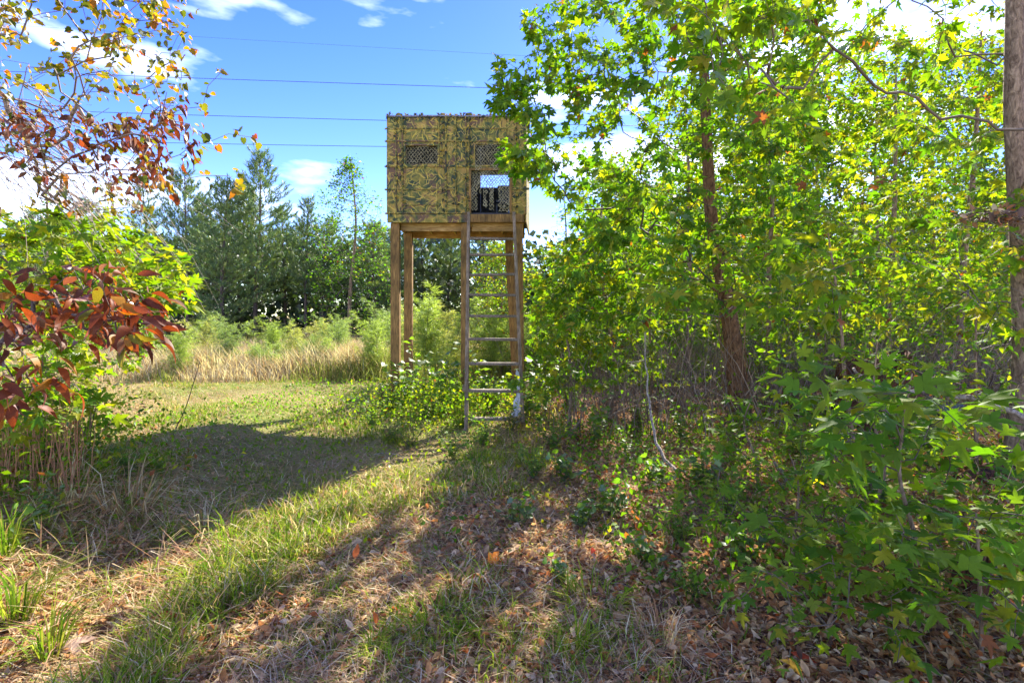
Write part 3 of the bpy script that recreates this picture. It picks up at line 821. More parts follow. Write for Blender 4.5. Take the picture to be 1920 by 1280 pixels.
# posts
def post(px0, px1, D0, ptop, pbx0=None, pbx1=None, depth=0.12):
    x0, x1 = (px0 - 960) / 960 * D0, (px1 - 960) / 960 * D0
    b0 = x0 if pbx0 is None else (pbx0 - 960) / 960 * D0; b1 = x1 if pbx1 is None else (pbx1 - 960) / 960 * D0
    xm, bm_ = (x0 + x1) / 2, (b0 + b1) / 2
    beam('post', (bm_, D0 + depth / 2, hz(bm_, D0) - 0.1), (xm, D0 + depth / 2, ptop), x1 - x0, depth, 'post', blind, (0, 1, 0))
post(732, 748.5, YF + 0.012, fz(1016), 734, 747)
post(864, 878, YF + 0.012, fz(1016), 865, 877)
post(963, 980, YF + 0.012, fz(1016), 966, 984)
post(757.5, 772.5, YB - 0.35, zb - 0.135, 757, 772)
post(946, 961, YB - 0.35, zb - 0.135, 962, 976)

# ------------------------------------------------------------------ chair inside the blind
ch = thing('office_chair', 'black chair seen through the netted doorway inside the blind', 'chair', (-0.05, 9.35, zb + 0.031))
cx, cy, cz = -0.05, 9.35, zb + 0.031
box('seat', (cx - 0.25, cy - 0.24, cz + 0.28), (cx + 0.23, cy + 0.22, cz + 0.36), 'chair', ch, 0.02)
box('backrest', (cx - 0.22, cy + 0.225, cz + 0.37), (cx + 0.20, cy + 0.29, cz + 0.72), 'chair', ch, 0.02)
for sx in (-0.22, 0.2):
    for sy in (-0.21, 0.19):
        box('leg', (cx + sx - 0.015, cy + sy - 0.015, cz + 0.002), (cx + sx + 0.015, cy + sy + 0.015, cz + 0.279), 'chair', ch)
for sx in (-0.27, 0.24):
    box('armrest', (cx + sx - 0.02, cy - 0.18, cz + 0.5), (cx + sx + 0.02, cy + 0.222, cz + 0.53), 'chair', ch)

# ------------------------------------------------------------------ ladder
ladder = thing('ladder', 'weathered grey wooden ladder leaning against the front of the blind', 'ladder', (-0.22, 6.6, 0))
def lad(t): return 6.6 + 1.75 * t, 3.15 * t
def ladx(t, s): return (-0.59 + (-0.705 + 0.59) * t) if s < 0 else (0.145 + (0.03 - 0.145) * t)
for s in (-1, 1):
    t0, t1 = (-0.025 if s < 0 else 0.03), 1.0
    D0, z0 = lad(t0); D1, z1 = lad(t1)
    beam('rail', (ladx(t0, s), D0, z0), (ladx(t1, s), D1, z1), 0.048, 0.09, 'grey_wood', ladder, (0, -1, 0.001))
for t in (.046, .153, .262, .366, .47, .569, .669, .771, .857):
    D_, z_ = lad(t); xa, xb = ladx(t, -1) + 0.023, ladx(t, 1) - 0.023
    tw = random.uniform(-0.006, 0.006)
    beam('rung', (xa, D_, z_ + tw), (xb, D_, z_ - tw), 0.085, 0.038, 'rung_wood', ladder, (0, 0, 1))
D_, z_ = lad(0.153)
beam('brace_board', (-0.66, D_ + 0.09, z_ + 0.02), (-0.61, D_ + 0.3, z_ + 0.02), 0.03, 0.09, 'grey_wood', ladder)
beam('brace_board', (0.13, D_ + 0.10, z_ + 0.03), (0.235, D_ + 0.5, z_ + 0.03), 0.03, 0.09, 'grey_wood', ladder)
wb = thing('white_board', 'short white painted board propped upright at the foot of the ladder', 'board', (0.06, 6.75, 0))
bm = bmesh.new()
prof = [(-0.055, 0.02), (0.045, 0.02), (0.06, 0.3), (0.055, 0.5), (0.035, 0.66), (0.0, 0.70), (-0.012, 0.64), (0.005, 0.52), (0.0, 0.35), (-0.045, 0.28), (-0.04, 0.15), (-0.07, 0.14)]
fv = [bm.verts.new((x, -0.02 + z * 0.28, z + 0.06)) for x, z in prof]; bv = [bm.verts.new((x, 0.012 + z * 0.28, z + 0.06)) for x, z in prof]
bm.faces.new(fv); bm.faces.new(bv[::-1])
for q in range(len(prof)): bm.faces.new((fv[q], bv[q], bv[(q + 1) % len(prof)], fv[(q + 1) % len(prof)]))
bmesh.ops.recalc_face_normals(bm, faces=bm.faces[:])
me = bpy.data.meshes.new('board'); bm.to_mesh(me); bm.free(); me.materials.append(M['white_board'])
o = bpy.data.objects.new('board', me); C.objects.link(o); o.parent = wb

# ------------------------------------------------------------------ power lines
def wire(label, p, q, r_, D):
    a_, b_ = at(p[0], p[1], D), at(q[0], q[1], D)
    d_ = b_ - a_; A, B = a_ - d_ * 4.5, b_ + d_ * 4.5
    L = np.linalg.norm(B - A)
    t = np.linspace(0, 1, 40)[:, None]
    P = A + (B - A) * t; ta = 4.5 / 10; f_ = t * (1 - t); P[:, 2] -= (f_ - 0.247)[:, 0] * L * 0.03
    m_ = MB(); m_.add(*tube(P, r_, 5)); o = m_.build('power_line', M['wire'], None, True)
    tag(o, label, 'power line', 'power lines crossing the sky behind the blind')
wire('thinnest, topmost overhead cable high in the blue sky', (350, 68), (950, 103), 0.006, 30)
wire('second overhead cable from the top, passing above the roof of the blind', (150, 139), (1020, 168), 0.016, 28)
wire('overhead cable meeting the blind just below its roof edge', (330, 215), (725, 226), 0.016, 28)
wire('lowest overhead cable, meeting the blind level with its windows', (420, 270), (725, 275), 0.015, 28)

# ------------------------------------------------------------------ pines beyond the field
def pine_template(seed, Hh=10.0, sparse=0.25, spread=1.0, dens=1.0):
    r = np.random.default_rng(seed)
    wood, need = MB(), MB()
    zz = np.linspace(0, Hh, 14); tr = np.stack([0.12 * np.sin(zz * 0.5 + seed), 0.1 * np.cos(zz * 0.4 + seed) - 0.1, zz], 1)
    rr = np.interp(zz, [0, Hh], [0.11, 0.012])
    wood_t = MB(); wood_t.add(*tube(tr, rr, 7, (0.1, 0.07, 0.05)))
    TP, TD = [], []
    z = Hh * sparse
    while z < Hh * 0.985:
        t = z / Hh; Lb = spread * (0.22 + 1.7 * (1 - t) ** 0.6 * min(1, (t - sparse) * 4 + 0.45)) * r.uniform(0.8, 1.15)
        nb = r.integers(4, 7); a0 = r.uniform(0, 6.28)
        c = np.array([np.interp(z, zz, tr[:, 0]), np.interp(z, zz, tr[:, 1]), z])
        for b_ in range(nb):
            a_ = a0 + b_ * 6.28 / nb + r.normal(0, 0.25); L = Lb * r.uniform(0.6, 1.15)
            el = R(8 + 40 * t + r.normal(0, 8)); d_ = np.array([math.cos(a_) * math.cos(el), math.sin(a_) * math.cos(el), math.sin(el)])
            n = 5; f = np.linspace(0, 1, n)[:, None]
            P = c + d_ * L * f + np.array([0, 0, 1]) * L * 0.22 * f ** 2
            wood.add(*tube(P, np.linspace(0.018, 0.005, n) * (1.3 - t * 0.6), 3, (0.13, 0.10, 0.08)))
            k = max(int(L * 15 * dens), 5)
            for q in range(k):
                fr = 0.3 + 0.7 * (q + r.random()) / k; p = c + d_ * L * fr + np.array([0, 0, 1]) * L * 0.22 * fr ** 2
                sd_ = np.array([0, 0, r.normal(0, 0.05)]) + unit(np.cross(d_, [0, 0, 1.0])) * r.choice([-1, 1]) * r.uniform(0, 0.6) * L * (1.15 - fr) * 0.8
                td = unit(d_ * 0.6 + sd_ * 0.8 + np.array([0, 0, 0.55 + 0.3 * r.random()]) + r.normal(0, 0.2, 3))
                TP.append(p + sd_); TD.append(td)
        z += (0.30 + 0.16 * (1 - t)) * r.uniform(0.8, 1.2)
    for q in range(6): TP.append(tr[-1] + np.array([0, 0, -0.05 * q])); TD.append(unit(np.array([0, 0, 1.0]) + r.normal(0, 0.25, 3)))
    TP, TD = np.array(TP), np.array(TD); n = len(TP); m = 15
    P = np.repeat(TP, m, 0) + np.repeat(TD, m, 0) * r.uniform(-0.10, 0.12, (n * m, 1))
    D_ = unit(np.repeat(TD, m, 0) + r.normal(0, 0.45, (n * m, 3))); L = r.uniform(0.14, 0.25, (n * m, 1))
    S = unit(np.cross(D_, r.normal(0, 1, (n * m, 3)))) * 0.012
    V = np.stack([P - S, P + S, P + D_ * L], 1).reshape(-1, 3)
    F = np.arange(n * m * 3).reshape(-1, 3)
    base = np.array([0.095, 0.18, 0.07]); yel = np.array([0.25, 0.30, 0.07])
    mixv = np.repeat(r.random((n, 1)) ** 1.5, m * 3, 0)
    K = (base * (1 - mixv) + yel * mixv) * np.repeat(r.uniform(0.75, 1.25, (n * m, 1)), 3, 0)
    need.add(V, F, K)
    return (wood_t.mesh('trunk', M['bark_pine'], True), wood.mesh('branches', M['twig'], True), need.mesh('foliage', M['needle']))
def place_template(meshes, names, name, label, cat, loc, rz, sc, group, kinds=(None, 'stuff', 'stuff')):
    t = thing(name, label, cat, loc, group)
    t.rotation_euler = (0, 0, rz); t.scale = (sc[0], sc[0], sc[1])
    for me_, nm, kd in zip(meshes, names, kinds):
        o = bpy.data.objects.new(nm, me_); C.objects.link(o); o.parent = t
        if kd: o['kind'] = kd
    return t
PN = ('trunk', 'branches', 'foliage')
pines = [pine_template(s, 10.0, sp_, wd, dn) for s, sp_, wd, dn in ((1, 0.22, 1.3, 0.8), (2, 0.3, 1.15, 0.8), (3, 0.14, 1.5, 0.8), (4, 0.34, 1.0, 0.75))]

def far_broad_template(seed, Hh=9, width=1.3, n_att=260, leaf=0.10, k=3, sparse=0.15, pal_w=(3, 3, 3, 2, 1, 0.4, 0.05)):
    r = np.random.default_rng(seed)
    tr = smooth_path([(0, 0, 0), (r.normal(0, .1), 0.1, Hh * 0.3), (r.normal(0, .15), 0, Hh * 0.65), (0.05, 0.1, Hh)], 20)
    z = Hh * (sparse + (1 - sparse) * r.random(n_att) ** 0.9)
    rad = width * np.interp(z / Hh, [sparse, 0.3, 0.7, 1.0], [0.9, 1.0, 0.9, 0.4] if width > 1.9 else [0.9, 1.0, 0.65, 0.08]) * np.sqrt(r.random(n_att)) * (0.75 + 0.5 * vn(z, z * 0, 1.3, seed))
    an = r.uniform(0, 6.28, n_att)
    att = np.stack([rad * np.cos(an), rad * np.sin(an), z + 0.3 * rad], 1)
    nodes, par, rd, chains, _ = grow(tr, att, step=0.22, zmin=Hh * sparse * 0.6, seed=seed, tip_r=0.005)
    tw, tk, lf = MB(), MB(), MB()
    tk.add(*tube(tr, np.linspace(0.09, 0.015, 20), 7, (0.1, 0.08, 0.06)))
    for (j, a_, b_) in chains: tw.add(*tube(np.vstack([nodes[j], nodes[a_:b_]]), np.minimum(np.r_[rd[a_], rd[a_:b_]], 0.04), 3, (0.14, 0.11, 0.085)))
    pos, tip, nrm, sz = leaves_on(nodes, par, rd, chains, 0.03, 0.12, k, leaf, spread=0.3, tiltn=0.7, seed=seed, tiplen=1.2)
    put_leaves(lf, 'quadw', pos, tip, nrm, sz, np.asarray(GREEN)[pick(len(pos), pal_w, seed)], 0.3)
    return (tk.mesh('trunk', M['bark_grey'], True), tw.mesh('branches', M['twig'], True), lf.mesh('foliage', M['leaf']))
broads = [far_broad_template(21, 9, 1.7, 560, 0.10, 5, 0.08, (3, 1, 0.5, 8, 0.3, 0.3, 0.2)), far_broad_template(22, 9, 2.3, 600, 0.15, 8, 0.06), far_broad_template(23, 8, 2.1, 520, 0.14, 7, 0.02, (3, 3, 3, 2, 2, 2, 0.6)),
          far_broad_template(24, 9, 1.6, 260, 0.10, 1, 0.2, (2, 2, 3, 1, 2, 1, 0.6))]
# front row, told apart one by one: (px of trunk, distance, py of the top, template, label)
front = [
    (485, 25.0, 283, 0, 'tallest pine of the treeline, its pointed top clear against the sky'),
    (420, 24.0, 345, 2, 'broad dark pine just left of the tallest pine, with a bare lower trunk'),
    (345, 25.5, 322, 0, 'dense pine behind the yellow leaved branch tips at the left'),
    (270, 26.0, 340, 1, 'pine half hidden by the yellow vine leaves at the left'),
    (573, 26.0, 372, 3, 'slender pine with short branches in the dip right of the tallest pine'),
    (612, 27.0, 425, 1, 'small low pine between the slender pine and the tall thin leafy tree'),
    (700, 25.0, 418, 1, 'green pine just left of the blind, behind its front post'),
    (735, 27.0, 440, 3, 'pine directly behind the left posts of the blind'),
    (790, 30.0, 392, 0, 'pine seen between the left and middle posts of the blind'),
    (845, 30.0, 418, 2, 'bushy pine just left of the middle post, under the platform'),
    (905, 29.0, 405, 1, 'sunlit pine behind the upper rungs of the ladder'),
    (1130, 30.0, 400, 2, 'pine mostly hidden behind the right hand sweetgum leaves'),
    (160, 27.0, 380, 2, 'pine behind the bare twigs at the far left'),
    (60, 24.0, 395, 0, 'large pine at the left edge behind the red leaves'),
    (385, 27.5, 372, 0, 'pine filling the gap between the two dark pines left of the tallest'),
    (455, 28.5, 350, 2, 'pine tucked behind the tallest pine on its left side'),
    (528, 28.0, 392, 1, 'pine at the right foot of the tallest pine, its lower boughs spread wide'),
    (650, 28.0, 455, 2, 'dark low pine directly behind the tall thin leafy tree'),
]
for px, D, py, ti, lab in front:
    top = 1.5 + (590 - py) / 960 * D; x = (px - 960) / 960 * D
    sxy = 1.0 if ti != 3 else 0.95
    place_template(pines[ti], PN, 'pine_tree', lab, 'pine tree', (x, D, hz(x, D)), random.uniform(0, 6), (sxy * random.uniform(0.92, 1.1), top / 10.0), 'pines along the far edge of the field')
top = 1.5 + (590 - 298) / 960 * 23
tt_ = place_template(broads[0], PN, 'broadleaf_tree', 'tall thin leafy tree with a bare twiggy top, left of the blind', 'tree', ((655 - 960) / 960 * 23, 23, 0), 0.4, (1.25, top / 9.0), 'broadleaf trees at the field edge')
place_template(broads[3], PN, 'broadleaf_tree', 'thinly leaved grey green tree just right of the blind against the sky', 'tree', ((1062 - 960) / 960 * 20, 20, 0), 1.4, (0.95, (1.5 + (590 - 362) / 960 * 20) / 9.0), 'broadleaf trees at the field edge')
place_template(broads[3], PN, 'broadleaf_tree', 'grey leafed tree behind the bare twigs at the upper left', 'tree', ((215 - 960) / 960 * 19, 19, 0), 2.2, (1.2, (1.5 + (590 - 330) / 960 * 19) / 9.0), 'broadleaf trees at the field edge')
place_template(broads[3], PN, 'broadleaf_tree', 'pale twiggy tree at the left edge above the red leaves', 'tree', ((95 - 960) / 960 * 16, 16, 0), 3.1, (1.2, (1.5 + (590 - 345) / 960 * 16) / 9.0), 'broadleaf trees at the field edge')
place_template(broads[2], PN, 'broadleaf_tree', 'bright green young tree behind the ladder', 'tree', (-0.25, 12.5, 0), 1.0, (0.42, 0.40), 'broadleaf trees at the field edge')
# back rows: one dense wood; nothing sets these apart
r = np.random.default_rng(77)
for q in range(64):
    px = -700 + q * 49 + r.normal(0, 16); D = r.uniform(31, 40); py = 450 - 55 * vn(q, 0, 0.37, 5) + r.normal(0, 12)
    if 900 < px < 1060: py += 60
    if px > 1150: py -= 40
    x = (px - 960) / 960 * D; top = 1.5 + (590 - py) / 960 * D
    ti = q % 4
    place_template(pines[ti] if (q % 4 or px < 1000) else broads[1 + q % 2], PN, 'pine_tree' if (q % 4 or px < 1000) else 'broadleaf_tree', 'pine of the dense wood closing the view behind the front row of pines' if (q % 4 or px < 1000) else 'leafy tree of the dense wood behind the front row of pines', 'tree', (x, D, 0), r.uniform(0, 6), (1.25, top / (10 if (q % 4 or px < 1000) else 8.5)), 'trees of the dense wood behind' if (q % 4 or px < 1000) else 'leafy trees of the dense wood behind')
# dark undergrowth inside the wood
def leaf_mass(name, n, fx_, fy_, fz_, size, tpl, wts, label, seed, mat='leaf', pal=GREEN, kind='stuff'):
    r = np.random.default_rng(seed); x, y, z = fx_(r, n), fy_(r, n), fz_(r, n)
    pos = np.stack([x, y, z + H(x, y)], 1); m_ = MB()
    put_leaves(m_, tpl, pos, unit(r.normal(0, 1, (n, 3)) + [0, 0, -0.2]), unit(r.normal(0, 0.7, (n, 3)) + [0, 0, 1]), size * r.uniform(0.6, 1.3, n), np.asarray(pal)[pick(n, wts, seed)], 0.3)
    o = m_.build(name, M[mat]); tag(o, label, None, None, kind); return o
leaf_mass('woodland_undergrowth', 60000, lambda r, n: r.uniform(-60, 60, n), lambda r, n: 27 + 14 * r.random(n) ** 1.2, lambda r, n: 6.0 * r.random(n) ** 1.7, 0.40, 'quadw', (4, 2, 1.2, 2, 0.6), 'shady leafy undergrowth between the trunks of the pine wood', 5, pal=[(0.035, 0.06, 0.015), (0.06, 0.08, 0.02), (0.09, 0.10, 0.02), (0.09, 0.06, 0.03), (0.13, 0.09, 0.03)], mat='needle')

# ------------------------------------------------------------------ blades
def blades(mb, x, y, h, w, az, lean, col0, col1, curve=0.5, z0=None):
    n = len(x); z = H(x, y) - 0.01 if z0 is None else z0
    B = np.stack([x, y, z], 1); d_ = np.stack([np.cos(az), np.sin(az), 0 * az], 1); s_ = np.stack([-np.sin(az), np.cos(az), 0 * az], 1)
    up = np.array([0, 0, 1.0])
    l1 = lean; l2 = lean + curve
    m1 = B + (d_ * np.sin(l1)[:, None] + up * np.cos(l1)[:, None]) * (h * 0.5)[:, None]
    t1 = m1 + (d_ * np.sin(l2)[:, None] + up * np.cos(l2)[:, None]) * (h * 0.5)[:, None]
    t1[:, 2] = np.maximum(t1[:, 2], z + 0.006)
    m1[:, 2] = np.maximum(m1[:, 2], z + 0.01)
    wv = s_ * w[:, None] * 0.5
    V = np.stack([B - wv * .8, B + wv * .8, m1 - wv, m1 + wv, t1], 1).reshape(-1, 3)
    F = (np.array([(0, 1, 3), (0, 3, 2), (2, 3, 4)])[None] + (np.arange(n) * 5)[:, None, None]).reshape(-1, 3)
    K = np.stack([col0, col0, (col0 + col1) / 2, (col0 + col1) / 2, col1], 1).reshape(-1, 3)
    mb.add(V, F, K)

def scatter(n, D0, D1, seed, power=1.0, wide=1.12):
    r = np.random.default_rng(seed); u_ = r.random(n)
    D = D0 * (D1 / D0) ** u_ if power == 1.0 else (D0 ** (1 - power) + u_ * (D1 ** (1 - power) - D0 ** (1 - power))) ** (1 / (1 - power))
    x = r.uniform(-1, 1, n) * (D * wide + 0.6)
    return x, D, r

GR = np.array([[0.17, 0.28, 0.018], [0.23, 0.31, 0.025], [0.33, 0.34, 0.05], [0.11, 0.21, 0.016]])
ST = np.array([[0.60, 0.48, 0.25], [0.46, 0.33, 0.17], [0.66, 0.57, 0.37], [0.38, 0.21, 0.10], [0.52, 0.32, 0.18]])
# mown / trampled grass, green
mb = MB()
x, y, r = scatter(500000, 1.35, 13.5, 31, 1.0)
clump = sstep(0.42, 0.68, vn(x, y, 2.6, 33)) * 0.7 + 0.5 * sstep(0.5, 0.75, vn(x, y, 7, 34))
zg_, zf_, zl_ = zone_grass(x, y), zone_forest(x, y), zone_leafpath(x, y)
side = sstep(-0.7, -1.0, x / y)
p = 0.48 + 0.6 * zg_ + 0.10 * side; edge_ = 0.22 * (vn(x, y, 1.4, 61) - 0.5) + 0.12 * (vn(x, y, 4.0, 62) - 0.5); p = p + 0.38 * sstep(-0.85, -0.4, x / y + edge_) * sstep(0.1, -0.3, x / y + edge_) * (0.2 + 1.2 * vn(x, y, 3.1, 63)); p = p * (1 - 0.93 * zf_) * (1 - 0.6 * zl_); p *= (0.25 + 1.1 * clump); p *= 1 - zg_ * 0.7 * sstep(0.6, 0.38, vn(x, y, 0.9, 23))
p *= 1 - 0.6 * zone_tall(x, y)
k = r.random(len(x)) < p; x, y = x[k], y[k]; n = len(x)
cl = vn(x, y, 2.6, 33)
hh = (0.045 + 0.10 * r.random(n) ** 2) * (0.6 + 1.5 * sstep(0.55, 0.8, vn(x, y, 1.5, 35)) + 0.5 * sstep(0.6, 0.8, vn(x, y, 4.5, 39)))
hh = hh * (0.85 + 0.1 * sstep(4.5, 2.0, y)) * (1 - 0.25 * zone_grass(x, y))
c0 = GR[r.integers(0, 4, n)] * r.uniform(0.7, 1.2, (n, 1)); dry = (r.random(n) < 0.30)[:, None]; c0 = np.where(dry, ST[r.integers(0, 5, n)], c0)
blades(mb, x, y, hh, r.uniform(0.003, 0.0065, n) * (1 + y * 0.06), r.uniform(0, 6.28, n), r.uniform(0.1, 1.0, n), c0 * 0.8, c0 * 1.25, 0.6)
o = mb.build('short_grass', M['grass']); tag(o, 'patchy short green grass on the clearing and path', None, None, 'stuff')
# dead straw lying on the ground
mb = MB()
x, y, r = scatter(215000, 1.35, 13.0, 36, 1.0)
p = (0.85 - 0.2 * zone_grass(x, y)) * (1 - 0.6 * zone_forest(x, y)) * (1 - 0.15 * zone_leafpath(x, y)) * (0.45 + 0.9 * vn(x, y, 1.8, 37))
k = r.random(len(x)) < p; x, y = x[k], y[k]; n = len(x)
c0 = ST[r.choice(5, n, p=[0.24, 0.26, 0.12, 0.18, 0.20])] * r.uniform(0.75, 1.2, (n, 1)); gg = (r.random(n) < 0.10)[:, None]; c0 = np.where(gg, GR[r.integers(0, 4, n)] * 1.2, c0)
az = 2.2 + 3.5 * vn(x, y, 0.8, 38) + r.normal(0, 1.7, n)
blades(mb, x, y, r.uniform(0.05, 0.17, n), r.uniform(0.002, 0.0042, n) * (1 + y * 0.07), az, r.uniform(1.0, 1.5, n), c0 * 0.85, c0 * 1.05, r.uniform(-0.1, 0.4, n), z0=H(x, y) + r.uniform(0, 0.03, n))
o = mb.build('dead_straw', M['dry']); tag(o, 'dead tan grass straw lying matted over the path', None, None, 'stuff')
# fallen leaves
LIT = np.array([[0.42, 0.22, 0.085], [0.50, 0.33, 0.16], [0.28, 0.135, 0.055], [0.60, 0.45, 0.25], [0.46, 0.16, 0.05], [0.13, 0.075, 0.05]])
mb = MB()
x, y, r = scatter(120000, 1.35, 11.0, 41, 1.1)
p = 0.16 + 0.95 * np.maximum(zone_forest(x, y), 0.75 * zone_leafpath(x, y)); p *= (0.5 + 0.8 * vn(x, y, 2.2, 42)); p *= 1 - 0.8 * zone_grass(x, y)
p = np.maximum(p, 0.9 * sstep(-0.15, -0.45, x / y) * sstep(4.0, 2.6, y) * sstep(0.30, 0.5, vn(x, y, 2.5, 43)))
k = r.random(len(x)) < p; x, y = x[k], y[k]; n = len(x)
pos = np.stack([x, y, H(x, y) + r.uniform(0.0, 0.045, n)], 1)
an = r.uniform(0, 6.28, n); tip = np.stack([np.cos(an), np.sin(an), r.normal(0, 0.25, n)], 1)
nrm_, sz_, cl_ = unit(r.normal(0, 0.38, (n, 3)) + [0, 0, 1]), r.uniform(0.022, 0.060, n), LIT[r.choice(6, n, p=[0.24, 0.25, 0.13, 0.22, 0.05, 0.11])]
nr_ = y < 3.4
put_leaves(mb, 'litn', pos[nr_], tip[nr_], nrm_[nr_], sz_[nr_], cl_[nr_], 0.25, 0.55)
put_leaves(mb, 'lit', pos[~nr_], tip[~nr_], nrm_[~nr_], sz_[~nr_], cl_[~nr_], 0.25, 0.45)
o = mb.build('leaf_litter', M['dry']); tag(o, 'brown fallen leaves covering the forest floor', None, None, 'stuff')
# conspicuous fallen leaves
spots = [(915, 1065, 'bright orange fallen leaf lying on the leafy path near the centre'), (665, 1065, 'orange leaf lying on the straw at the lower left of centre'), (335, 1168, 'large reddish orange leaf on the grass at the lower left'),
         (345, 1190, 'second orange red leaf, just below the large one at the lower left'), (118, 1228, 'pale tan curled leaf near the lower left corner'), (820, 1000, 'small bright orange leaf on the edge of the worn path'),
         (1495, 1262, 'yellow and orange leaf at the bottom right of centre'), (1482, 1240, 'upright rusty red leaf at the bottom right of centre'), (1108, 1060, 'crumpled red leaf in the litter between the path and the saplings')]
for q, (px, py, lab) in enumerate(spots):
    D = 1.5 * 960 / (py - 590); p = at(px, py, D); p[2] = hz(p[0], p[1]) + 0.05
    m_ = MB(); cc = [(0.62, 0.22, 0.04), (0.55, 0.15, 0.04), (0.55, 0.17, 0.06), (0.5, 0.12, 0.04), (0.6, 0.42, 0.28), (0.65, 0.25, 0.05), (0.6, 0.36, 0.05), (0.38, 0.07, 0.03), (0.32, 0.05, 0.03)][q]
    an = q * 1.7
    put_leaves(m_, 'star_hd' if q in (0, 4, 6) else 'ell_hd', p[None], np.array([[math.cos(an), math.sin(an), 0.15]]), np.array([[0.15, -0.45, 1.0]]), np.array([0.12 if q in (0, 2, 4) else 0.10]), np.array([cc]), 0.1, 0.3)
    tag(m_.build('fallen_leaf', M['dry'], smooth=True), lab, 'leaf', 'bright fallen leaves on the ground')

# tall field grass
mb = MB()
r = np.random.default_rng(51); n = 130000
y = 11.0 + 15 * r.random(n) ** 1.5; x = r.uniform(-1, 1, n) * (y * 1.1 + 1)
p = zone_tall(x, y) * (0.25 + 0.9 * vn(x, y, 0.9, 52)); k = r.random(n) < p; x, y = x[k], y[k]; n = len(x)
cl = vn(x, y, 0.55, 53); gm_ = sstep(0.45, 0.6, cl)[:, None] * 0.9
gcol = np.array([0.19, 0.22, 0.05]) * r.uniform(0.7, 1.3, (n, 1)); scol = ST[r.choice(5, n, p=[0.4, 0.25, 0.2, 0.1, 0.05])] * np.array([0.85, 0.88, 1.0])
c0 = np.where(r.random((n, 1)) < gm_, gcol, scol)
hh = (0.35 + 0.5 * vn(x, y, 0.7, 54) + 0.25 * r.random(n)) * sstep(10.8, 13.5, y + 0.5)
blades(mb, x, y, hh + 0.1, r.uniform(0.008, 0.016, n), r.uniform(0, 6.28, n), r.uniform(0.05, 0.55, n), c0 * 0.8, c0 * 1.15, 0.6)
o = mb.build('tall_field_grass', M['grass']); tag(o, 'rank golden and green field grass beyond the clearing', None, None, 'stuff')

# ------------------------------------------------------------------ feathery dog fennel and field shrubs
def fennel_template(seed, Hh=1.9, stems=9, pale=0):
    r = np.random.default_rng(seed); wd, ft = MB(), MB()
    P_, D_, L_ = [], [], []
    for s in range(stems):
        a_ = r.uniform(0, 6.28); ln = r.uniform(0.05, 0.42); h_ = Hh * r.uniform(0.6, 1.05)
        f = np.linspace(0, 1, 10)[:, None]
        P = np.concatenate([np.cos(a_) * ln * f ** 1.5 * h_ + r.normal(0, 0.08), np.sin(a_) * ln * f ** 1.5 * h_ + r.normal(0, 0.08), h_ * f - 0.10 * h_ * f ** 3], 1)
        wd.add(*tube(P, np.linspace(0.007, 0.002, 10), 3, (0.16, 0.17, 0.07)))
        for q in range(44):
            t = 0.2 + 0.8 * q / 44; p = np.array([np.interp(t, f[:, 0], P[:, i]) for i in range(3)]); b = r.uniform(0, 6.28)
            L = 0.36 * (1.15 - t) ** 0.6 * r.uniform(0.6, 1.1)
            d_ = unit(np.array([np.cos(b), np.sin(b), 0.55 - 0.25 * r.random()]))
            for w_ in range(5):
                tt2 = (w_ + 0.6) / 5; pp = p + d_ * L * tt2 + np.array([0, 0, -0.25 * L * tt2 ** 2])
                for z in range(4): P_.append(pp); D_.append(unit(d_ * 0.7 + r.normal(0, 0.55, 3) + [0, 0, -0.15])); L_.append(0.085 * r.uniform(0.6, 1.4))
    P_, D_, L_ = np.array(P_), np.array(D_), np.array(L_)[:, None]; n = len(P_)
    S = unit(np.cross(D_, r.normal(0, 1, (n, 3)))) * 0.0042
    V = np.stack([P_ - S, P_ + S, P_ + D_ * L_], 1).reshape(-1, 3)
    c0 = np.array([[0.27, 0.36, 0.07], [0.36, 0.38, 0.10], [0.20, 0.28, 0.08]])[pale]
    ft.add(V, np.arange(3 * n).reshape(-1, 3), np.repeat(c0 * r.uniform(0.7, 1.3, (n, 1)), 3, 0))
    return (wd.mesh('stem', M['twig'], True), ft.mesh('foliage', M['fen']))
fen = [fennel_template(61, 1.9, 9, 0), fennel_template(62, 1.6, 7, 1), fennel_template(63, 2.1, 10, 2)]
fl = [
    (815, 10.6, 1.25, 0, 'tall feathery dog fennel right behind the posts, left of the ladder'),
    (775, 11.2, 1.15, 1, 'feathery dog fennel behind the rear left post'),
    (850, 11.6, 1.2, 1, 'yellow green dog fennel touching the middle post from behind'),
    (920, 11.8, 1.1, 0, 'feathery weed seen through the ladder rungs'),
    (700, 12.4, 0.95, 0, 'dog fennel just left of the front left post'),
    (640, 14.5, 0.8, 2, 'grey green bushy weed in front of the thin leafy tree'),
    (560, 14.0, 0.85, 1, 'yellow green weed clump in the middle of the field'),
    (610, 13.2, 0.62, 0, 'low feathery weed in the brown grass, left of the dark shrub'),
    (505, 14.8, 0.9, 0, 'bright green weed clump below the tallest pine'),
    (430, 13.5, 0.85, 2, 'soft green weed near the edge of the clearing, right of the red leaves'),
    (385, 14.8, 1.0, 1, 'weed clump half behind the tips of the red leaves'),
    (340, 12.0, 0.8, 0, 'feathery weed at the left end of the brown grass'),
    (965, 13.0, 1.0, 1, 'feathery weed behind the right rail of the ladder'),
    (1010, 11.5, 0.9, 0, 'sunny weed clump just right of the blind'),
    (1070, 12.5, 1.0, 1, 'sunny weed behind the thicket, right of the blind'),
    (735, 15.5, 1.05, 2, 'far feathery weed behind the front left post'),
]
for q, (px, D, s, ti, lab) in enumerate(fl):
    x = (px - 960) / 960 * D
    place_template(fen[ti], ('stem', 'foliage'), 'dog_fennel', lab, 'weed', (x, D, hz(x, D)), q * 1.3, (s * 1.15, s), 'feathery weeds of the old field', (None, 'stuff'))
r = np.random.default_rng(66)
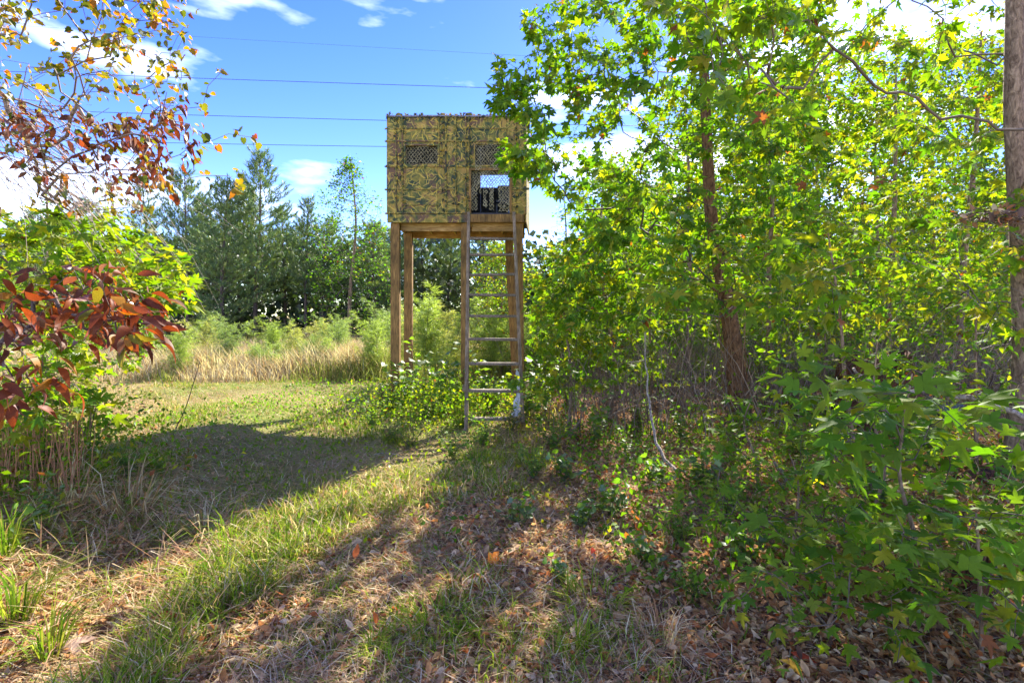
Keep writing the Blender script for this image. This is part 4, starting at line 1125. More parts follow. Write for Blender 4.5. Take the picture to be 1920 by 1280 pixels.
for q in range(34):
    D = r.uniform(15.5, 24); px = r.uniform(60, 1250) if q < 26 else r.uniform(1250, 2000); x = (px - 960) / 960 * D
    place_template(fen[q % 3], ('stem', 'foliage'), 'dog_fennel', 'hazy soft weed clump deep in the field in front of the pine trunks', 'weed', (x, D, 0), q, (r.uniform(0.8, 1.25), r.uniform(0.6, 0.95)), 'weed clumps deep in the field', (None, 'stuff'))

for q in range(16):
    D = r.uniform(12.4, 15.5); px = r.uniform(330, 720); x = (px - 960) / 960 * D
    place_template(fen[q % 3], ('stem', 'foliage'), 'dog_fennel', 'low weed clump scattered through the brown field grass left of the blind', 'weed', (x, D, hz(x, D)), q, (r.uniform(0.5, 0.9), r.uniform(0.3, 0.55)), 'low weed clumps in the brown field grass', (None, 'stuff'))
# small leafy plants, from one template each
def forb_template(seed, Hh=0.6, stems=7, leaf=0.07, tpl='weed', pal=((0.08, 0.16, 0.02), (0.12, 0.2, 0.025), (0.17, 0.22, 0.03)), per=14, spread=0.5, mat='leaf', stemc=(0.12, 0.13, 0.05)):
    r = np.random.default_rng(seed); wd, lf = MB(), MB(); P_, T_ = [], []
    for s in range(stems):
        a_ = r.uniform(0, 6.28); ln = r.uniform(0.1, spread); h_ = Hh * r.uniform(0.55, 1.1); f = np.linspace(0, 1, 8)[:, None]
        P = np.concatenate([np.cos(a_) * ln * f * h_ + 0.03 * np.sin(5 * f + s), np.sin(a_) * ln * f * h_, h_ * (f - 0.15 * f ** 3)], 1) + r.normal(0, 0.006, (8, 3))
        wd.add(*tube(P, np.linspace(0.0045, 0.0015, 8), 3, stemc))
        for q in range(per):
            t = 0.15 + 0.85 * (q + r.random()) / per; P_.append([np.interp(t, f[:, 0], P[:, i]) for i in range(3)])
            b = r.uniform(0, 6.28); T_.append([np.cos(b), np.sin(b), r.uniform(-0.3, 0.4)])
    P_, T_ = np.array(P_), unit(np.array(T_)); n = len(P_); sz = leaf * r.uniform(0.5, 1.2, n)
    put_leaves(lf, tpl, P_, T_, unit(r.normal(0, 0.45, (n, 3)) + [0, 0, 1]), sz, np.array(pal)[r.integers(0, len(pal), n)], 0.25)
    return (wd.mesh('stem', M['twig'], True), lf.mesh('foliage', M[mat]))
forbs = [forb_template(71, 0.55, 9, 0.085, 'star', per=9), forb_template(72, 0.4, 12, 0.06, 'weed', per=12, spread=0.9), forb_template(73, 0.8, 7, 0.07, 'heart', per=14), forb_template(74, 1.3, 5, 0.075, 'weed', ((0.04, 0.09, 0.02), (0.06, 0.12, 0.02)), 22, 0.2),
         forb_template(75, 0.22, 9, 0.055, 'heart', per=6, spread=1.3), forb_template(76, 0.45, 14, 0.05, 'weed', ((0.30, 0.2, 0.1), (0.22, 0.2, 0.06), (0.12, 0.17, 0.03)), 10, 0.8)]
fb = [
    (632, 690, 3, 1.0, 'dark leafy shrub standing alone in the brown grass left of the blind'),
    (735, 775, 0, 1.0, 'leafy weed around the foot of the front left post'), (765, 760, 2, 0.9, 'heart leaved weed at the foot of the rear left post'),
    (800, 790, 1, 1.1, 'low weed between the left post and the ladder'), (700, 800, 1, 1.0, 'low spreading weed left of the front left post'),
    (845, 775, 0, 0.9, 'lobed leaf weed beside the middle post'), (930, 765, 0, 0.9, 'yellow green weed behind the two lowest rungs'),
    (960, 810, 5, 1.0, 'rusty brown weed under the lowest rung'), (905, 835, 1, 1.0, 'small green weed in front of the ladder foot'),
    (1010, 800, 2, 0.9, 'leafy weed right of the ladder foot'), (1040, 840, 1, 1.1, 'low weed on the edge of the leaf litter, right of the ladder'),
    (770, 840, 5, 0.9, 'brownish weed tuft in front of the left posts'), (735, 830, 5, 0.8, 'small tan weed on the shadow edge left of the tuft'),
    (850, 860, 1, 0.8, 'tiny weed clump in the sunlit grass below the ladder'), (230, 775, 3, 0.55, 'dark blue green plant at the far edge of the left bank'),
    (90, 905, 1, 1.1, 'small leaved plant on the left bank under the red branch'), (30, 930, 1, 1.2, 'leafy plant on the bank at the very left edge'),
    (60, 1040, 4, 1.0, 'bright heart leaved seedling at the left edge'), (95, 1010, 2, 0.45, 'bright green seedlings on the straw of the left bank'), (240, 930, 0, 0.6, 'yellow green seedling at the corner of the shadow'),
    (300, 915, 0, 0.4, 'little lobed seedling standing in the blind shadow'), (975, 990, 4, 1.0, 'small green creeper at the upper end of the leafy path'),
    (1060, 900, 4, 1.3, 'creeper patch on the litter right of the ladder'), (1180, 870, 2, 0.6, 'drooping grey green plant beside the pale leaning stem'), (1150, 960, 4, 1.2, 'green creeper at the centre of the leaf litter'),
    (1230, 905, 4, 1.3, 'creeper patch in front of the big trunk'), (1090, 980, 4, 1.0, 'creeper just right of the leafy path'), (1320, 905, 4, 1.4, 'creeper patch right of the leaning stem'),
    (1050, 1100, 4, 0.7, 'small creeper in the litter at the bottom centre'), (1270, 1010, 1, 0.7, 'small leaved plant left of the foreground saplings'), (1370, 960, 1, 0.9, 'leafy seedling clump behind the foreground saplings'),
    (1210, 1060, 4, 0.9, 'creeper below the centre of the leaf litter'), (1000, 900, 1, 0.9, 'leafy weed at the edge of the path below the ladder'), (1120, 830, 2, 0.9, 'heart leaved weed at the front of the thicket'),
    (1200, 800, 0, 1.0, 'lobed weed in the thicket left of the big trunk'), (1280, 830, 2, 0.8, 'leafy weed against the big trunk'), (1065, 775, 0, 1.3, 'bright lobed weed in the thicket just right of the ladder'),
    (1500, 870, 1, 1.2, 'leafy plant right of the leaning broken stick'), (1560, 860, 2, 0.8, 'heart leaved plant in front of the rotten stump'), (1750, 880, 1, 1.4, 'leafy plant on the floor below the black pipe'),
    (752, 765, 2, 1.5, 'tall heart leaved weed climbing between the two left posts'), (790, 770, 3, 0.8, 'upright dark leafed weed just right of the left posts'), (830, 765, 2, 1.5, 'tall bushy weed left of the middle post'),
    (855, 770, 1, 1.8, 'wide weed clump at the foot of the middle post'), (920, 780, 2, 1.3, 'weed growing up behind the three lowest rungs'), (990, 790, 0, 1.5, 'large lobed weed beside the right rail of the ladder'),
    (1020, 770, 2, 1.8, 'tall heart leaved weed where the thicket begins'), (710, 765, 5, 1.2, 'brown and green weed just outside the front left post'),
    (1400, 1050, 4, 1.2, 'creeper between the foreground saplings'), (1300, 1120, 1, 0.6, 'small plant on the litter at the lower right'), (1640, 960, 4, 1.6, 'creeper under the broad foreground leaves'),
]
for q, (px, py, ti, s, lab) in enumerate(fb):
    D = 1.5 * 960 / (py - 590); x = (px - 960) / 960 * D
    place_template(forbs[ti], ('stem', 'foliage'), 'leafy_weed' if ti != 3 else 'leafy_shrub', lab, 'weed' if ti != 3 else 'shrub', (x, D, hz(x, D)), q * 2.1, (s, s), None, (None, 'stuff'))

# grass tufts with long blades
def tuft_template(seed, n=90, h=0.35, w=0.007, cols=GR, spread=0.08, lean=(0.1, 0.9), curve=0.9):
    r = np.random.default_rng(seed); m_ = MB(); a_ = r.uniform(0, 6.28, n); rr = spread * np.sqrt(r.random(n))
    c = cols[r.integers(0, len(cols), n)] * r.uniform(0.8, 1.25, (n, 1))
    blades(m_, rr * np.cos(a_), rr * np.sin(a_), h * r.uniform(0.4, 1.1, n), w * r.uniform(0.6, 1.2, n), a_ + r.normal(0, 0.5, n), r.uniform(*lean, n), c * 0.8, c * 1.2, curve, z0=np.zeros(n))
    return m_.mesh('grass_tuft', M['grass'])
tufts = [tuft_template(81), tuft_template(82, 60, 0.5, 0.009, spread=0.05, lean=(0.05, 0.6)), tuft_template(83, 110, 0.4, 0.005, ST, 0.10, (0.3, 1.3)), tuft_template(84, 130, 0.22, 0.006, spread=0.14)]
tl = [(430, 1015, 0, 1.0, 'green grass tuft at the near edge of the shadow'), (390, 1000, 2, 1.1, 'dry tan tuft beside the green tuft on the shadow edge'), (325, 1010, 0, 0.7, 'short green tuft left on the shadow edge'),
      (30, 1190, 1, 0.9, 'long bladed grass tuft in the lower left corner'), (90, 1240, 1, 0.75, 'broad green grass blades at the bottom left'), (10, 1090, 1, 0.8, 'tall grass blades at the left edge'),
      (865, 800, 1, 1.1, 'tall pale grass tuft at the left rail of the ladder'), (745, 830, 3, 1.1, 'round light green tuft in front of the left posts'), (890, 865, 3, 1.2, 'grass tuft on the sunlit verge below the ladder'),
      (1000, 870, 3, 1.4, 'grass tuft on the shady verge right of the ladder'), (1110, 1150, 3, 1.1, 'shaded grass tuft right of the path'), (1080, 1230, 0, 0.7, 'grass tuft at the bottom centre'),
      (700, 1240, 0, 0.6, 'small tuft at the bottom left of centre'), (820, 1200, 3, 1.0, 'low tuft on the left side of the leafy path'), (160, 930, 2, 1.3, 'heap of dry bent grass on the left bank'), (240, 985, 2, 1.5, 'pale bent straw heap at the left'),
      (760, 930, 2, 0.9, 'straw tuft in the sunlit strip'), (120, 990, 2, 1.4, 'dry straw clump low on the left bank'), (1240, 1220, 2, 0.8, 'dry grass tuft at the bottom right of centre')]
for q, (px, py, ti, s, lab) in enumerate(tl):
    D = 1.5 * 960 / (py - 590); x = (px - 960) / 960 * D
    o = bpy.data.objects.new('grass_tuft', tufts[ti]); C.objects.link(o); o.location = (x, D, hz(x, D) - 0.01); o.rotation_euler = (0, 0, q); o.scale = (s, s, s)
    tag(o, lab, 'grass tuft', 'grass tufts')

# ------------------------------------------------------------------ main sweetgum
b0 = np.array([3.12, 6.9, hz(3.12, 6.9) - 0.1])
tp = [b0, (3.02, 6.9, 0.7), (2.90, 6.85, 1.55), (2.62, 6.7, 2.7), (2.52, 6.6, 3.7), (2.45, 6.55, 4.9), (2.40, 6.5, 6.2), (2.5, 6.4, 8.4)]
LEFT = [(-250, 1060), (0, 1010), (60, 1000), (110, 935), (160, 925), (230, 950), (300, 965), (340, 1010), (380, 1040), (430, 1110), (480, 1120), (520, 1110), (700, 1120)]
A = cloud(430, (915, 1540), (-10, 470), (4.6, 8.2), LEFT, 101, clear_blind)
r = np.random.default_rng(102)
A2 = np.stack([r.uniform(1.2, 4.4, 60), r.uniform(5.2, 8.4, 60), r.uniform(5.0, 8.6, 60)], 1)
A2 = A2[(np.hypot(A2[:, 0] - 2.6, A2[:, 1] - 6.6) < 3.0 - 0.35 * (A2[:, 2] - 4.6))][:8]
A3 = cloud(75, (1000, 1420), (400, 600), (5.0, 7.2), [(400, 1100), (480, 1010), (600, 1050)], 103, clear_blind)
A4 = cloud(26, (915, 1020), (100, 320), (4.8, 6.2), LEFT, 104, clear_blind)
att = np.concatenate([A, A2, A3, A4])
sg = broad_tree('sweetgum_tree', 'large sweetgum with a reddish furrowed trunk and star shaped leaves overhanging the blind', 'tree', tuple(b0), tp, [0.155, 0.125, 0.11, 0.085, 0.07, 0.058, 0.045, 0.02], att, 'bark_red', 0.125, 8,
                (3, 3, 2.2, 3, 0.6, 0.12, 0.12), seed=5, nbig=22, zmin=1.3, tiltn=0.8, droop=0.6, tip_r=0.0022, dirbias=(-0.25, -0.1, -0.1))
# vines wrapped round the trunk
vm = MB(); r = np.random.default_rng(9)
TPs = smooth_path(tp, 60)
for q in range(16):
    z0, z1 = r.uniform(0, 0.6), r.uniform(1.0, 3.0); zz = np.linspace(z0, z1, 26); c = np.stack([np.interp(zz, TPs[:, 2], TPs[:, i]) for i in range(2)], 1)
    ph = r.uniform(0, 6.28) + zz * r.normal(0, 2.0); rad = np.interp(zz, [0, 3], [0.17, 0.115]) + 0.01 + 0.03 * r.random() * (1 + np.sin(zz * 5))
    vm.add(*tube(np.stack([c[:, 0] + rad * np.cos(ph), c[:, 1] + rad * np.sin(ph), zz], 1), 0.006, 4, np.array([0.22, 0.13, 0.07]) * r.uniform(0.6, 1.3)))
tag(vm.build('climbing_vine', M['twig'], smooth=True), 'thin brown vine stems wound round the lower trunk of the large sweetgum', 'vine')

# ------------------------------------------------------------------ right edge tree
b1 = np.array([4.62, 4.72, hz(4.6, 4.7) - 0.1])
tp1 = [b1, (4.72, 4.72, 1.0), (4.69, 4.72, 2.2), (4.63, 4.72, 3.4), (4.64, 4.72, 4.6), (4.6, 4.7, 6.0), (4.6, 4.7, 7.5)]
A = cloud(140, (1480, 2050), (-120, 600), (3.9, 7.2), None, 111)
A2 = cloud(60, (1120, 1520), (-80, 230), (2.7, 4.2), [(-80, 1150), (230, 1420)], 112)
r = np.random.default_rng(113)
A3 = np.stack([r.uniform(3.8, 5.8, 10), r.uniform(4.0, 6.0, 10), r.uniform(5.6, 7.6, 10)], 1)
broad_tree('sweetgum_tree', 'grey barked tree rising the full height of the right edge, with long bare limbs', 'tree', tuple(b1), tp1, [0.095, 0.082, 0.076, 0.072, 0.066, 0.05, 0.02], np.concatenate([A, A2, A3]), 'bark_grey', 0.12, 6,
           (3, 3, 3, 1.5, 2.0, 0.5, 0.3), seed=7, nbig=24, tiltn=0.8, droop=0.6, zmin=1.2, tip_r=0.0024, dirbias=(-0.2, 0, -0.05), twigcol=(0.16, 0.12, 0.09))
# debris nest on the right trunk
nm = MB(); r = np.random.default_rng(12); c = at(1880, 405, 4.55)
for q in range(120):
    p = c + r.normal(0, 1, 3) * [0.17, 0.10, 0.035]; a_ = r.uniform(0, 6.28); d_ = np.array([np.cos(a_), np.sin(a_), r.normal(0, 0.3) - 0.15]) * r.uniform(0.08, 0.28)
    nm.add(*tube([p - d_ / 2, p + r.normal(0, 0.01, 3), p + d_ / 2], 0.0035, 3, np.array([0.13, 0.085, 0.06]) * r.uniform(0.5, 1.6)))
n = 60; put_leaves(nm, 'weed', c + r.normal(0, 1, (n, 3)) * [0.17, 0.1, 0.04], unit(r.normal(0, 1, (n, 3))), unit(r.normal(0, 1, (n, 3))), r.uniform(0.05, 0.1, n), LIT[r.integers(0, 6, n)])
tag(nm.build('debris_nest', M['twig']), 'tangled clump of dead twigs and leaves caught on the right edge trunk', 'nest')

# ------------------------------------------------------------------ younger trees on the right
def sapling(label, px, py_base, D, py_top, lean_px, nA, pxr, pyr, Dr, leaf, k, wts, seed, r0=0.03, nmax=120, mat='bark_grey', left=None, cat='sapling', name='sweetgum_sapling', tpl=('star_hd', 'star'), zmin=0.3, droop=0.5, tiltn=0.75, **kw):
    x = (px - 960) / 960 * D; zb_ = hz(x, D); top = at(px + lean_px, py_top, D); b_ = np.array([x, D, zb_ - 0.05])
    rr = np.random.default_rng(seed)
    tpx = [b_, b_ * 0.7 + top * 0.3 + rr.normal(0, 0.04, 3), b_ * 0.35 + top * 0.65 + rr.normal(0, 0.05, 3), top]
    A = cloud(nA, pxr, pyr, Dr, left, seed, clear_blind)
    return broad_tree(name, label, cat, tuple(b_), tpx, [r0, r0 * 0.85, r0 * 0.6, r0 * 0.25], A, mat, leaf, k, wts, seed=seed, nmax=nmax, zmin=zmin, nbig=6, tpl=tpl, droop=droop, tiltn=tiltn, **kw)
W1 = (3, 3, 3, 1.5, 2.5, 0.6, 0.1)
sapling('slim dark stemmed young tree just right of the ladder, left of the big trunk', 1141, 780, 7.4, 330, -10, 120, (1000, 1240), (390, 700), (6.6, 8.6), 0.11, 8, W1, 201, 0.04, left=[(390, 1120), (450, 1050), (520, 985), (640, 985), (700, 1040)], minpx=10)
sapling('thin sapling with bright green leaves hanging beside the ladder', 1062, 800, 6.6, 450, -5, 110, (955, 1150), (440, 740), (5.5, 7.5), 0.10, 9, W1, 202, 0.02, left=[(440, 1050), (500, 990), (540, 962), (690, 958), (740, 990)], tip_r=0.0018)
sapling('straight yellow brown stemmed young tree just right of the big trunk', 1448, 760, 8.2, 150, -20, 110, (1300, 1640), (150, 640), (7.2, 9.6), 0.12, 8, W1, 203, 0.05)
sapling('young tree behind the right edge, its leaves glowing yellow in the sun', 1660, 740, 9.5, 140, 20, 170, (1440, 1940), (60, 600), (7.5, 11), 0.13, 5, (2, 3, 3, 1, 4, 1.2, 0.15), 204, 0.06)
sapling('leafy tree far right behind the trunk of the right edge tree', 1800, 730, 8.5, 60, 40, 200, (1600, 2080), (20, 640), (6.5, 10), 0.13, 5, (3, 3, 3, 1.5, 3, 0.8, 0.2), 205, 0.06)
sapling('leafy young tree behind the crown of the large sweetgum', 1290, 740, 10.5, 250, 0, 130, (1130, 1520), (260, 620), (9, 12.5), 0.14, 5, (3, 3, 3, 1.5, 3, 0.8, 0.05), 206, 0.06, left=[(30, 1100), (350, 1120), (430, 1150), (620, 1120)])
sapling('bare stemmed slender sapling in the thicket between the ladder and the big trunk', 1215, 760, 7.9, 520, 10, 40, (1120, 1330), (500, 720), (7.2, 8.8), 0.09, 6, W1, 207, 0.022)
for q, (px, D, py, ti, wd_, lab) in enumerate([
    (1160, 19.0, 300, 1, 1.0, 'leafy tree beyond the thicket, behind the left half of the sweetgum crown'), (1290, 21.0, 180, 1, 1.05, 'tall leafy tree beyond the thicket, behind the middle of the sweetgum crown'),
    (1400, 19.0, 170, 2, 1.4, 'leafy tree just behind the top of the big reddish trunk'), (1520, 21.0, 110, 1, 1.5, 'sunlit leafy tree between the big trunk and the glowing yellow leaves'),
    (1640, 20.0, 150, 2, 1.1, 'sunlit leafy tree behind the glowing yellow leaves'), (1760, 22.0, 90, 1, 1.1, 'leafy tree left of the right edge trunk, far behind'), (1890, 19.0, 130, 2, 1.2, 'leafy tree directly behind the right edge trunk'),
    (1230, 25.0, 350, 2, 1.0, 'low leafy tree far behind the sweetgum'), (1470, 26.0, 160, 1, 1.0, 'leafy tree farthest back on the right'), (1950, 22.0, 80, 1, 1.2, 'leafy tree behind the extreme right edge')]):
    x = (px - 960) / 960 * D; top = 1.5 + (590 - py) / 960 * D
    place_template(broads[ti], PN, 'broadleaf_tree', lab, 'tree', (x, D, 0), q * 1.1, (wd_, top / (9.0 if ti == 1 else 8.0)), 'leafy trees behind the thicket')
# shrubs filling the understorey
sapling('leafy shrub in the dappled light right of the yellow brown stem', 1540, 790, 7.0, 560, 0, 120, (1420, 1700), (520, 760), (5.8, 8.2), 0.10, 5, (3, 3, 3, 2, 1.5, 0.3, 0.2), 208, 0.018, cat='shrub', name='leafy_shrub', tpl=('weed', 'weed'), zmin=0.05)
sapling('leafy shrub with glossy narrow leaves at the right edge', 1830, 860, 4.6, 560, 0, 120, (1640, 2000), (520, 800), (3.9, 6.2), 0.09, 5, (3, 3, 3, 2, 1.0, 0.2, 0.4), 209, 0.018, cat='shrub', name='leafy_shrub', tpl=('ell', 'weed'), zmin=0.05)
sapling('low sunny shrub in the thicket behind the large trunk', 1330, 740, 10.5, 600, 0, 90, (1180, 1520), (570, 700), (9.5, 12.5), 0.12, 9, (2, 3, 4, 1, 4, 1, 0.1), 210, 0.02, cat='shrub', name='leafy_shrub', tpl=('weed', 'quadw'), zmin=0.05)
sapling('pale sunny shrub behind the thicket, right of the blind', 1080, 740, 10.8, 610, 0, 80, (990, 1200), (580, 700), (10.3, 12.5), 0.12, 9, (2, 3, 4, 1, 4, 1, 0.1), 211, 0.02, cat='shrub', name='leafy_shrub', tpl=('weed', 'quadw'), zmin=0.05)
sapling('sunny shrub beyond the woods at the right, behind the rotten stump', 1640, 730, 11.0, 560, 0, 120, (1480, 1900), (540, 700), (10.0, 13.0), 0.13, 9, (2, 3, 4, 1, 4, 1, 0.1), 212, 0.02, cat='shrub', name='leafy_shrub', tpl=('weed', 'quadw'), zmin=0.05)

# foreground saplings, lower right
WF = (3, 3.5, 2.5, 2.5, 0.8, 0.15, 0.05)
FG = dict(tiltn=0.33, droop=0.12, nmax=300, pal=[(0.15, 0.27, 0.015), (0.19, 0.30, 0.015), (0.24, 0.31, 0.02), (0.11, 0.24, 0.03), (0.30, 0.32, 0.02), (0.45, 0.33, 0.02), (0.3, 0.1, 0.03)], tip_r=0.0016, tiplen=0.55, bigr=0.006, zmin=0.05, ridge=0)
sapling('foreground sapling with broad glossy leaves spread over the right side', 1690, 1180, 2.75, 700, 20, 66, (1480, 1930), (700, 1040), (2.0, 3.4), 0.135, 3, WF, 301, 0.014, **FG)
sapling('low foreground sapling with bright leaves at the lower right corner', 1830, 1270, 2.2, 960, 0, 44, (1640, 1940), (960, 1290), (1.7, 2.7), 0.095, 3, WF, 302, 0.010, **FG)
sapling('foreground sapling with small leaves left of the broad leaved one', 1500, 1100, 2.95, 850, -20, 50, (1270, 1640), (850, 1110), (2.5, 3.5), 0.07, 3, WF, 303, 0.010, **FG)
sapling('small sapling leaning over the litter at the bottom, below the other saplings', 1570, 1270, 2.3, 1040, -10, 24, (1380, 1700), (1060, 1280), (1.9, 2.6), 0.075, 3, WF, 304, 0.009, **FG)
sapling('thin stemmed sapling with shiny leaves in front of the rotten stump', 1630, 1000, 3.7, 640, 15, 70, (1440, 1860), (640, 880), (3.3, 4.8), 0.10, 3, WF, 305, 0.014, **FG)
sapling('sapling at the foot of the big trunk with layered pale sprays', 1420, 930, 4.4, 700, 15, 40, (1300, 1560), (740, 900), (3.9, 5.2), 0.095, 3, WF, 306, 0.012, **FG)
# hanging spray of big leaves near the camera: belongs to the right edge tree's reach, a sapling bough
sapling('overhanging bough of large lobed leaves crossing in front of the big trunk', 1610, 830, 4.9, 420, -60, 24, (1200, 1580), (440, 600), (3.3, 4.6), 0.13, 6, (2, 3, 4, 1, 2, 0.6, 0.1), 307, 0.022, **dict(FG, zmin=1.2, droop=0.5))

# ------------------------------------------------------------------ thicket of thin stems
tm_ = MB(); r = np.random.default_rng(44)
for q in range(1500):
    D = r.uniform(6.0, 11.5); px = r.uniform(1000, 1960)
    if px < 1060 and r.random() < 0.5: continue
    x = (px - 960) / 960 * D; a_ = r.uniform(0, 6.28); h_ = r.uniform(0.5, 2.1); ln = r.uniform(0.1, 1.3)
    f = np.linspace(0, 1, 8)[:, None]; c_ = np.array([[np.cos(a_), np.sin(a_), 0]])
    P = np.array([[x, D, hz(x, D)]]) + c_ * ln * f ** 1.4 + np.array([[0, 0, 1]]) * h_ * (f - 0.45 * r.random() * f ** 2.5) + r.normal(0, 0.022, (8, 3)) * (f > 0)
    tm_.add(*tube(P, np.linspace(r.uniform(0.0035, 0.008), 0.0015, 8), 3, np.array([[0.20, 0.15, 0.11], [0.12, 0.08, 0.06], [0.28, 0.22, 0.16]][q % 3]) * r.uniform(0.7, 1.2)))
tag(tm_.build('thicket_stems', M['twig'], smooth=True), 'tangle of thin bare stems filling the understorey on the right', None, None, 'stuff')
leaf_mass('sunny_brush', 26000, lambda r, n: 0.6 + 18 * r.random(n), lambda r, n: r.uniform(12.5, 18, n), lambda r, n: 2.3 * r.random(n) ** 1.2, 0.13, 'quadw', (2, 3, 4, 1, 4, 1, 0.2), 'sunlit brush of the field edge glowing behind the thicket', 49)
leaf_mass('thicket_leaves', 6000, lambda r, n: r.uniform(0.35, 10, n), lambda r, n: r.uniform(6.3, 12, n), lambda r, n: 1.9 * r.random(n) ** 1.2, 0.075, 'lit', (3, 3, 3, 2, 2, 0.5, 0.3), 'small green leaves scattered through the right hand thicket', 45)
leaf_mass('creeper_leaves', 9000, lambda r, n: 0.6 + 4.6 * r.random(n), lambda r, n: r.uniform(2.6, 7, n), lambda r, n: 0.03 + 0.16 * r.random(n) ** 2, 0.05, 'lit', (3, 3, 2, 3, 1, 0.2, 0.2), 'small creeping plants over the leaf litter', 46)
leaf_mass('weed_leaves', 5200, lambda r, n: r.normal(-1.0, 0.75, n), lambda r, n: r.normal(8.0, 0.8, n), lambda r, n: 0.03 + 0.4 * r.random(n) ** 1.5, 0.055, 'lit', (3, 3, 3, 1, 2, 0.2, 0.2), 'low weeds under the blind', 47)
leaf_mass('clearing_weeds', 9000, lambda r, n: -4.5 + 5.5 * r.random(n), lambda r, n: 3.0 + 8.0 * r.random(n) ** 0.8, lambda r, n: 0.02 + 0.11 * r.random(n) ** 2, 0.045, 'lit', (3, 3, 3, 1, 2, 0.3, 0.6), 'tiny leafy weeds dotted over the clearing and path', 50)
leaf_mass('bank_leaves', 5200, lambda r, n: -4.1 + 0.5 * r.normal(0, 1, n), lambda r, n: r.normal(4.0, 0.7, n), lambda r, n: 0.05 + 0.5 * r.random(n) ** 1.5, 0.05, 'lit', (3, 3, 3, 1, 2, 0.5, 0.5), 'small leafy growth on the left bank', 48)

# ------------------------------------------------------------------ dead wood
def stick(name, label, pts, r0, r1, mat, cat, wob=0.01, n=18, group=None):
    P = smooth_path(pts, n, wob, int(r0 * 9999)); m_ = MB(); m_.add(*tube(P, np.linspace(r0, r1, n), 8, (0.4, 0.33, 0.27), True))
    return tag(m_.build(name, M[mat], smooth=True), label, cat, group)
stick('fallen_branch', 'long pale bare branch lying across the right side in front of the stump', [at(1600, 690, 4.6), at(1660, 730, 4.5), at(1760, 735, 4.4), at(1860, 760, 4.2), at(1990, 810, 4.0)], 0.012, 0.026, 'deadwood', 'branch')
stick('broken_stick', 'short pale stick leaning on the leaf litter below the big trunk', [at(1452, 865, 4.4), at(1470, 895, 4.5), at(1492, 935, 4.35)], 0.014, 0.02, 'deadwood', 'stick')
stick('leaning_stem', 'pale thin stem bending down to the litter left of the big trunk', [at(1272, 885, 4.9), at(1235, 840, 5.2), at(1218, 760, 5.6), at(1212, 690, 5.8), at(1205, 560, 6.0)], 0.02, 0.006, 'deadwood', 'stem')
stick('fallen_log', 'rough brown log lying on the litter at the lower right edge', [at(1690, 1085, 2.95), at(1780, 1100, 2.9), at(1900, 1120, 2.8), at(1990, 1130, 2.8)], 0.05, 0.055, 'rotten', 'log', 0.008)
stick('fallen_log', 'dark log behind the glossy shrub at the far right', [at(1800, 905, 4.3), at(1870, 885, 4.5), at(1990, 850, 4.7)], 0.07, 0.10, 'rotten', 'log', 0.01)
stick('black_pipe', 'black plastic pipe end lying on the ground beside the rotten stump', [at(1660, 785, 6.1), at(1720, 775, 6.2), at(1800, 770, 6.3)], 0.10, 0.10, 'blackpipe', 'pipe', 0.0)
for q, (px, py, dx, lab) in enumerate([(700, 855, 45, 'pale thin dead stem lying in the grass left of the tower shadow edge'), (640, 715, 60, 'bleached bare stalk leaning in the clearing')]):
    D = 1.5 * 960 / (py - 590) if q == 0 else 8.8; a_ = at(px, py, D); a_[2] = hz(a_[0], a_[1]) + 0.03
    stick('dead_stalk', lab, [a_, a_ + [dx * 0.004, -0.1, 0.05], a_ + [dx * 0.009, -0.25, 0.03]], 0.005, 0.003, 'deadwood', 'stalk', 0.003, 8)
stick('bare_stalk', 'dark bare stalk slanting up from the shadow edge at the left', [at(315, 835, 5.6), at(345, 770, 5.6), at(375, 675, 5.5)], 0.006, 0.003, 'bark_pine', 'stalk', 0.004, 10)
# rotten stumps
def stump(label, c, r_, h_, seed, jag=0.5):
    r = np.random.default_rng(seed); s = 22; rows = 9; m_ = MB(); V = []
    lob = 1 + 0.22 * np.sin(np.arange(s) / s * 6.28 * 3 + seed) + r.normal(0, 0.12, s)
    topj = h_ * (1 - jag * r.random(s) * np.abs(np.sin(np.arange(s) * 0.45 + seed)))
    for j in range(rows):
        t = j / (rows - 1)
        for i in range(s):
            a_ = i / s * 6.28; rr = r_ * lob[i] * (1.35 - 0.55 * t ** 0.6) * r.uniform(0.93, 1.07)
            V.append([c[0] + rr * math.cos(a_), c[1] + rr * math.sin(a_), c[2] + topj[i] * t])
    for i in range(s): V.append([c[0] + 0.55 * (V[(rows - 1) * s + i][0] - c[0]), c[1] + 0.55 * (V[(rows - 1) * s + i][1] - c[1]), c[2] + topj[i] * 0.55])
    V.append([c[0], c[1], c[2] + h_ * 0.4]); rows2 = rows + 1; F = []
    for j in range(rows2 - 1):
        for i in range(s):
            k_ = (i + 1) % s; F += [(j * s + i, j * s + k_, (j + 1) * s + k_), (j * s + i, (j + 1) * s + k_, (j + 1) * s + i)]
    for i in range(s): F.append(((rows2 - 1) * s + i, (rows2 - 1) * s + (i + 1) % s, rows2 * s))
    m_.add(V, F, (0.2, 0.1, 0.06)); tag(m_.build('rotten_stump', M['rotten'], smooth=False), label, 'stump')
p = at(1640, 0, 6.3); stump('tall dark red rotten stump covered by leaves at the right', (p[0], 6.3, hz(p[0], 6.3) - 0.05), 0.36, 1.0, 3, 0.6)
p = at(1478, 0, 6.9); stump('small split brown stump beside the yellow brown stem', (p[0], 6.9, hz(p[0], 6.9) - 0.05), 0.10, 0.5, 4, 0.8)
p = at(1765, 0, 2.9); stump('splintered low stump under the log at the lower right', (p[0], 2.7, hz(p[0], 2.7) - 0.05), 0.07, 0.30, 6, 0.6)

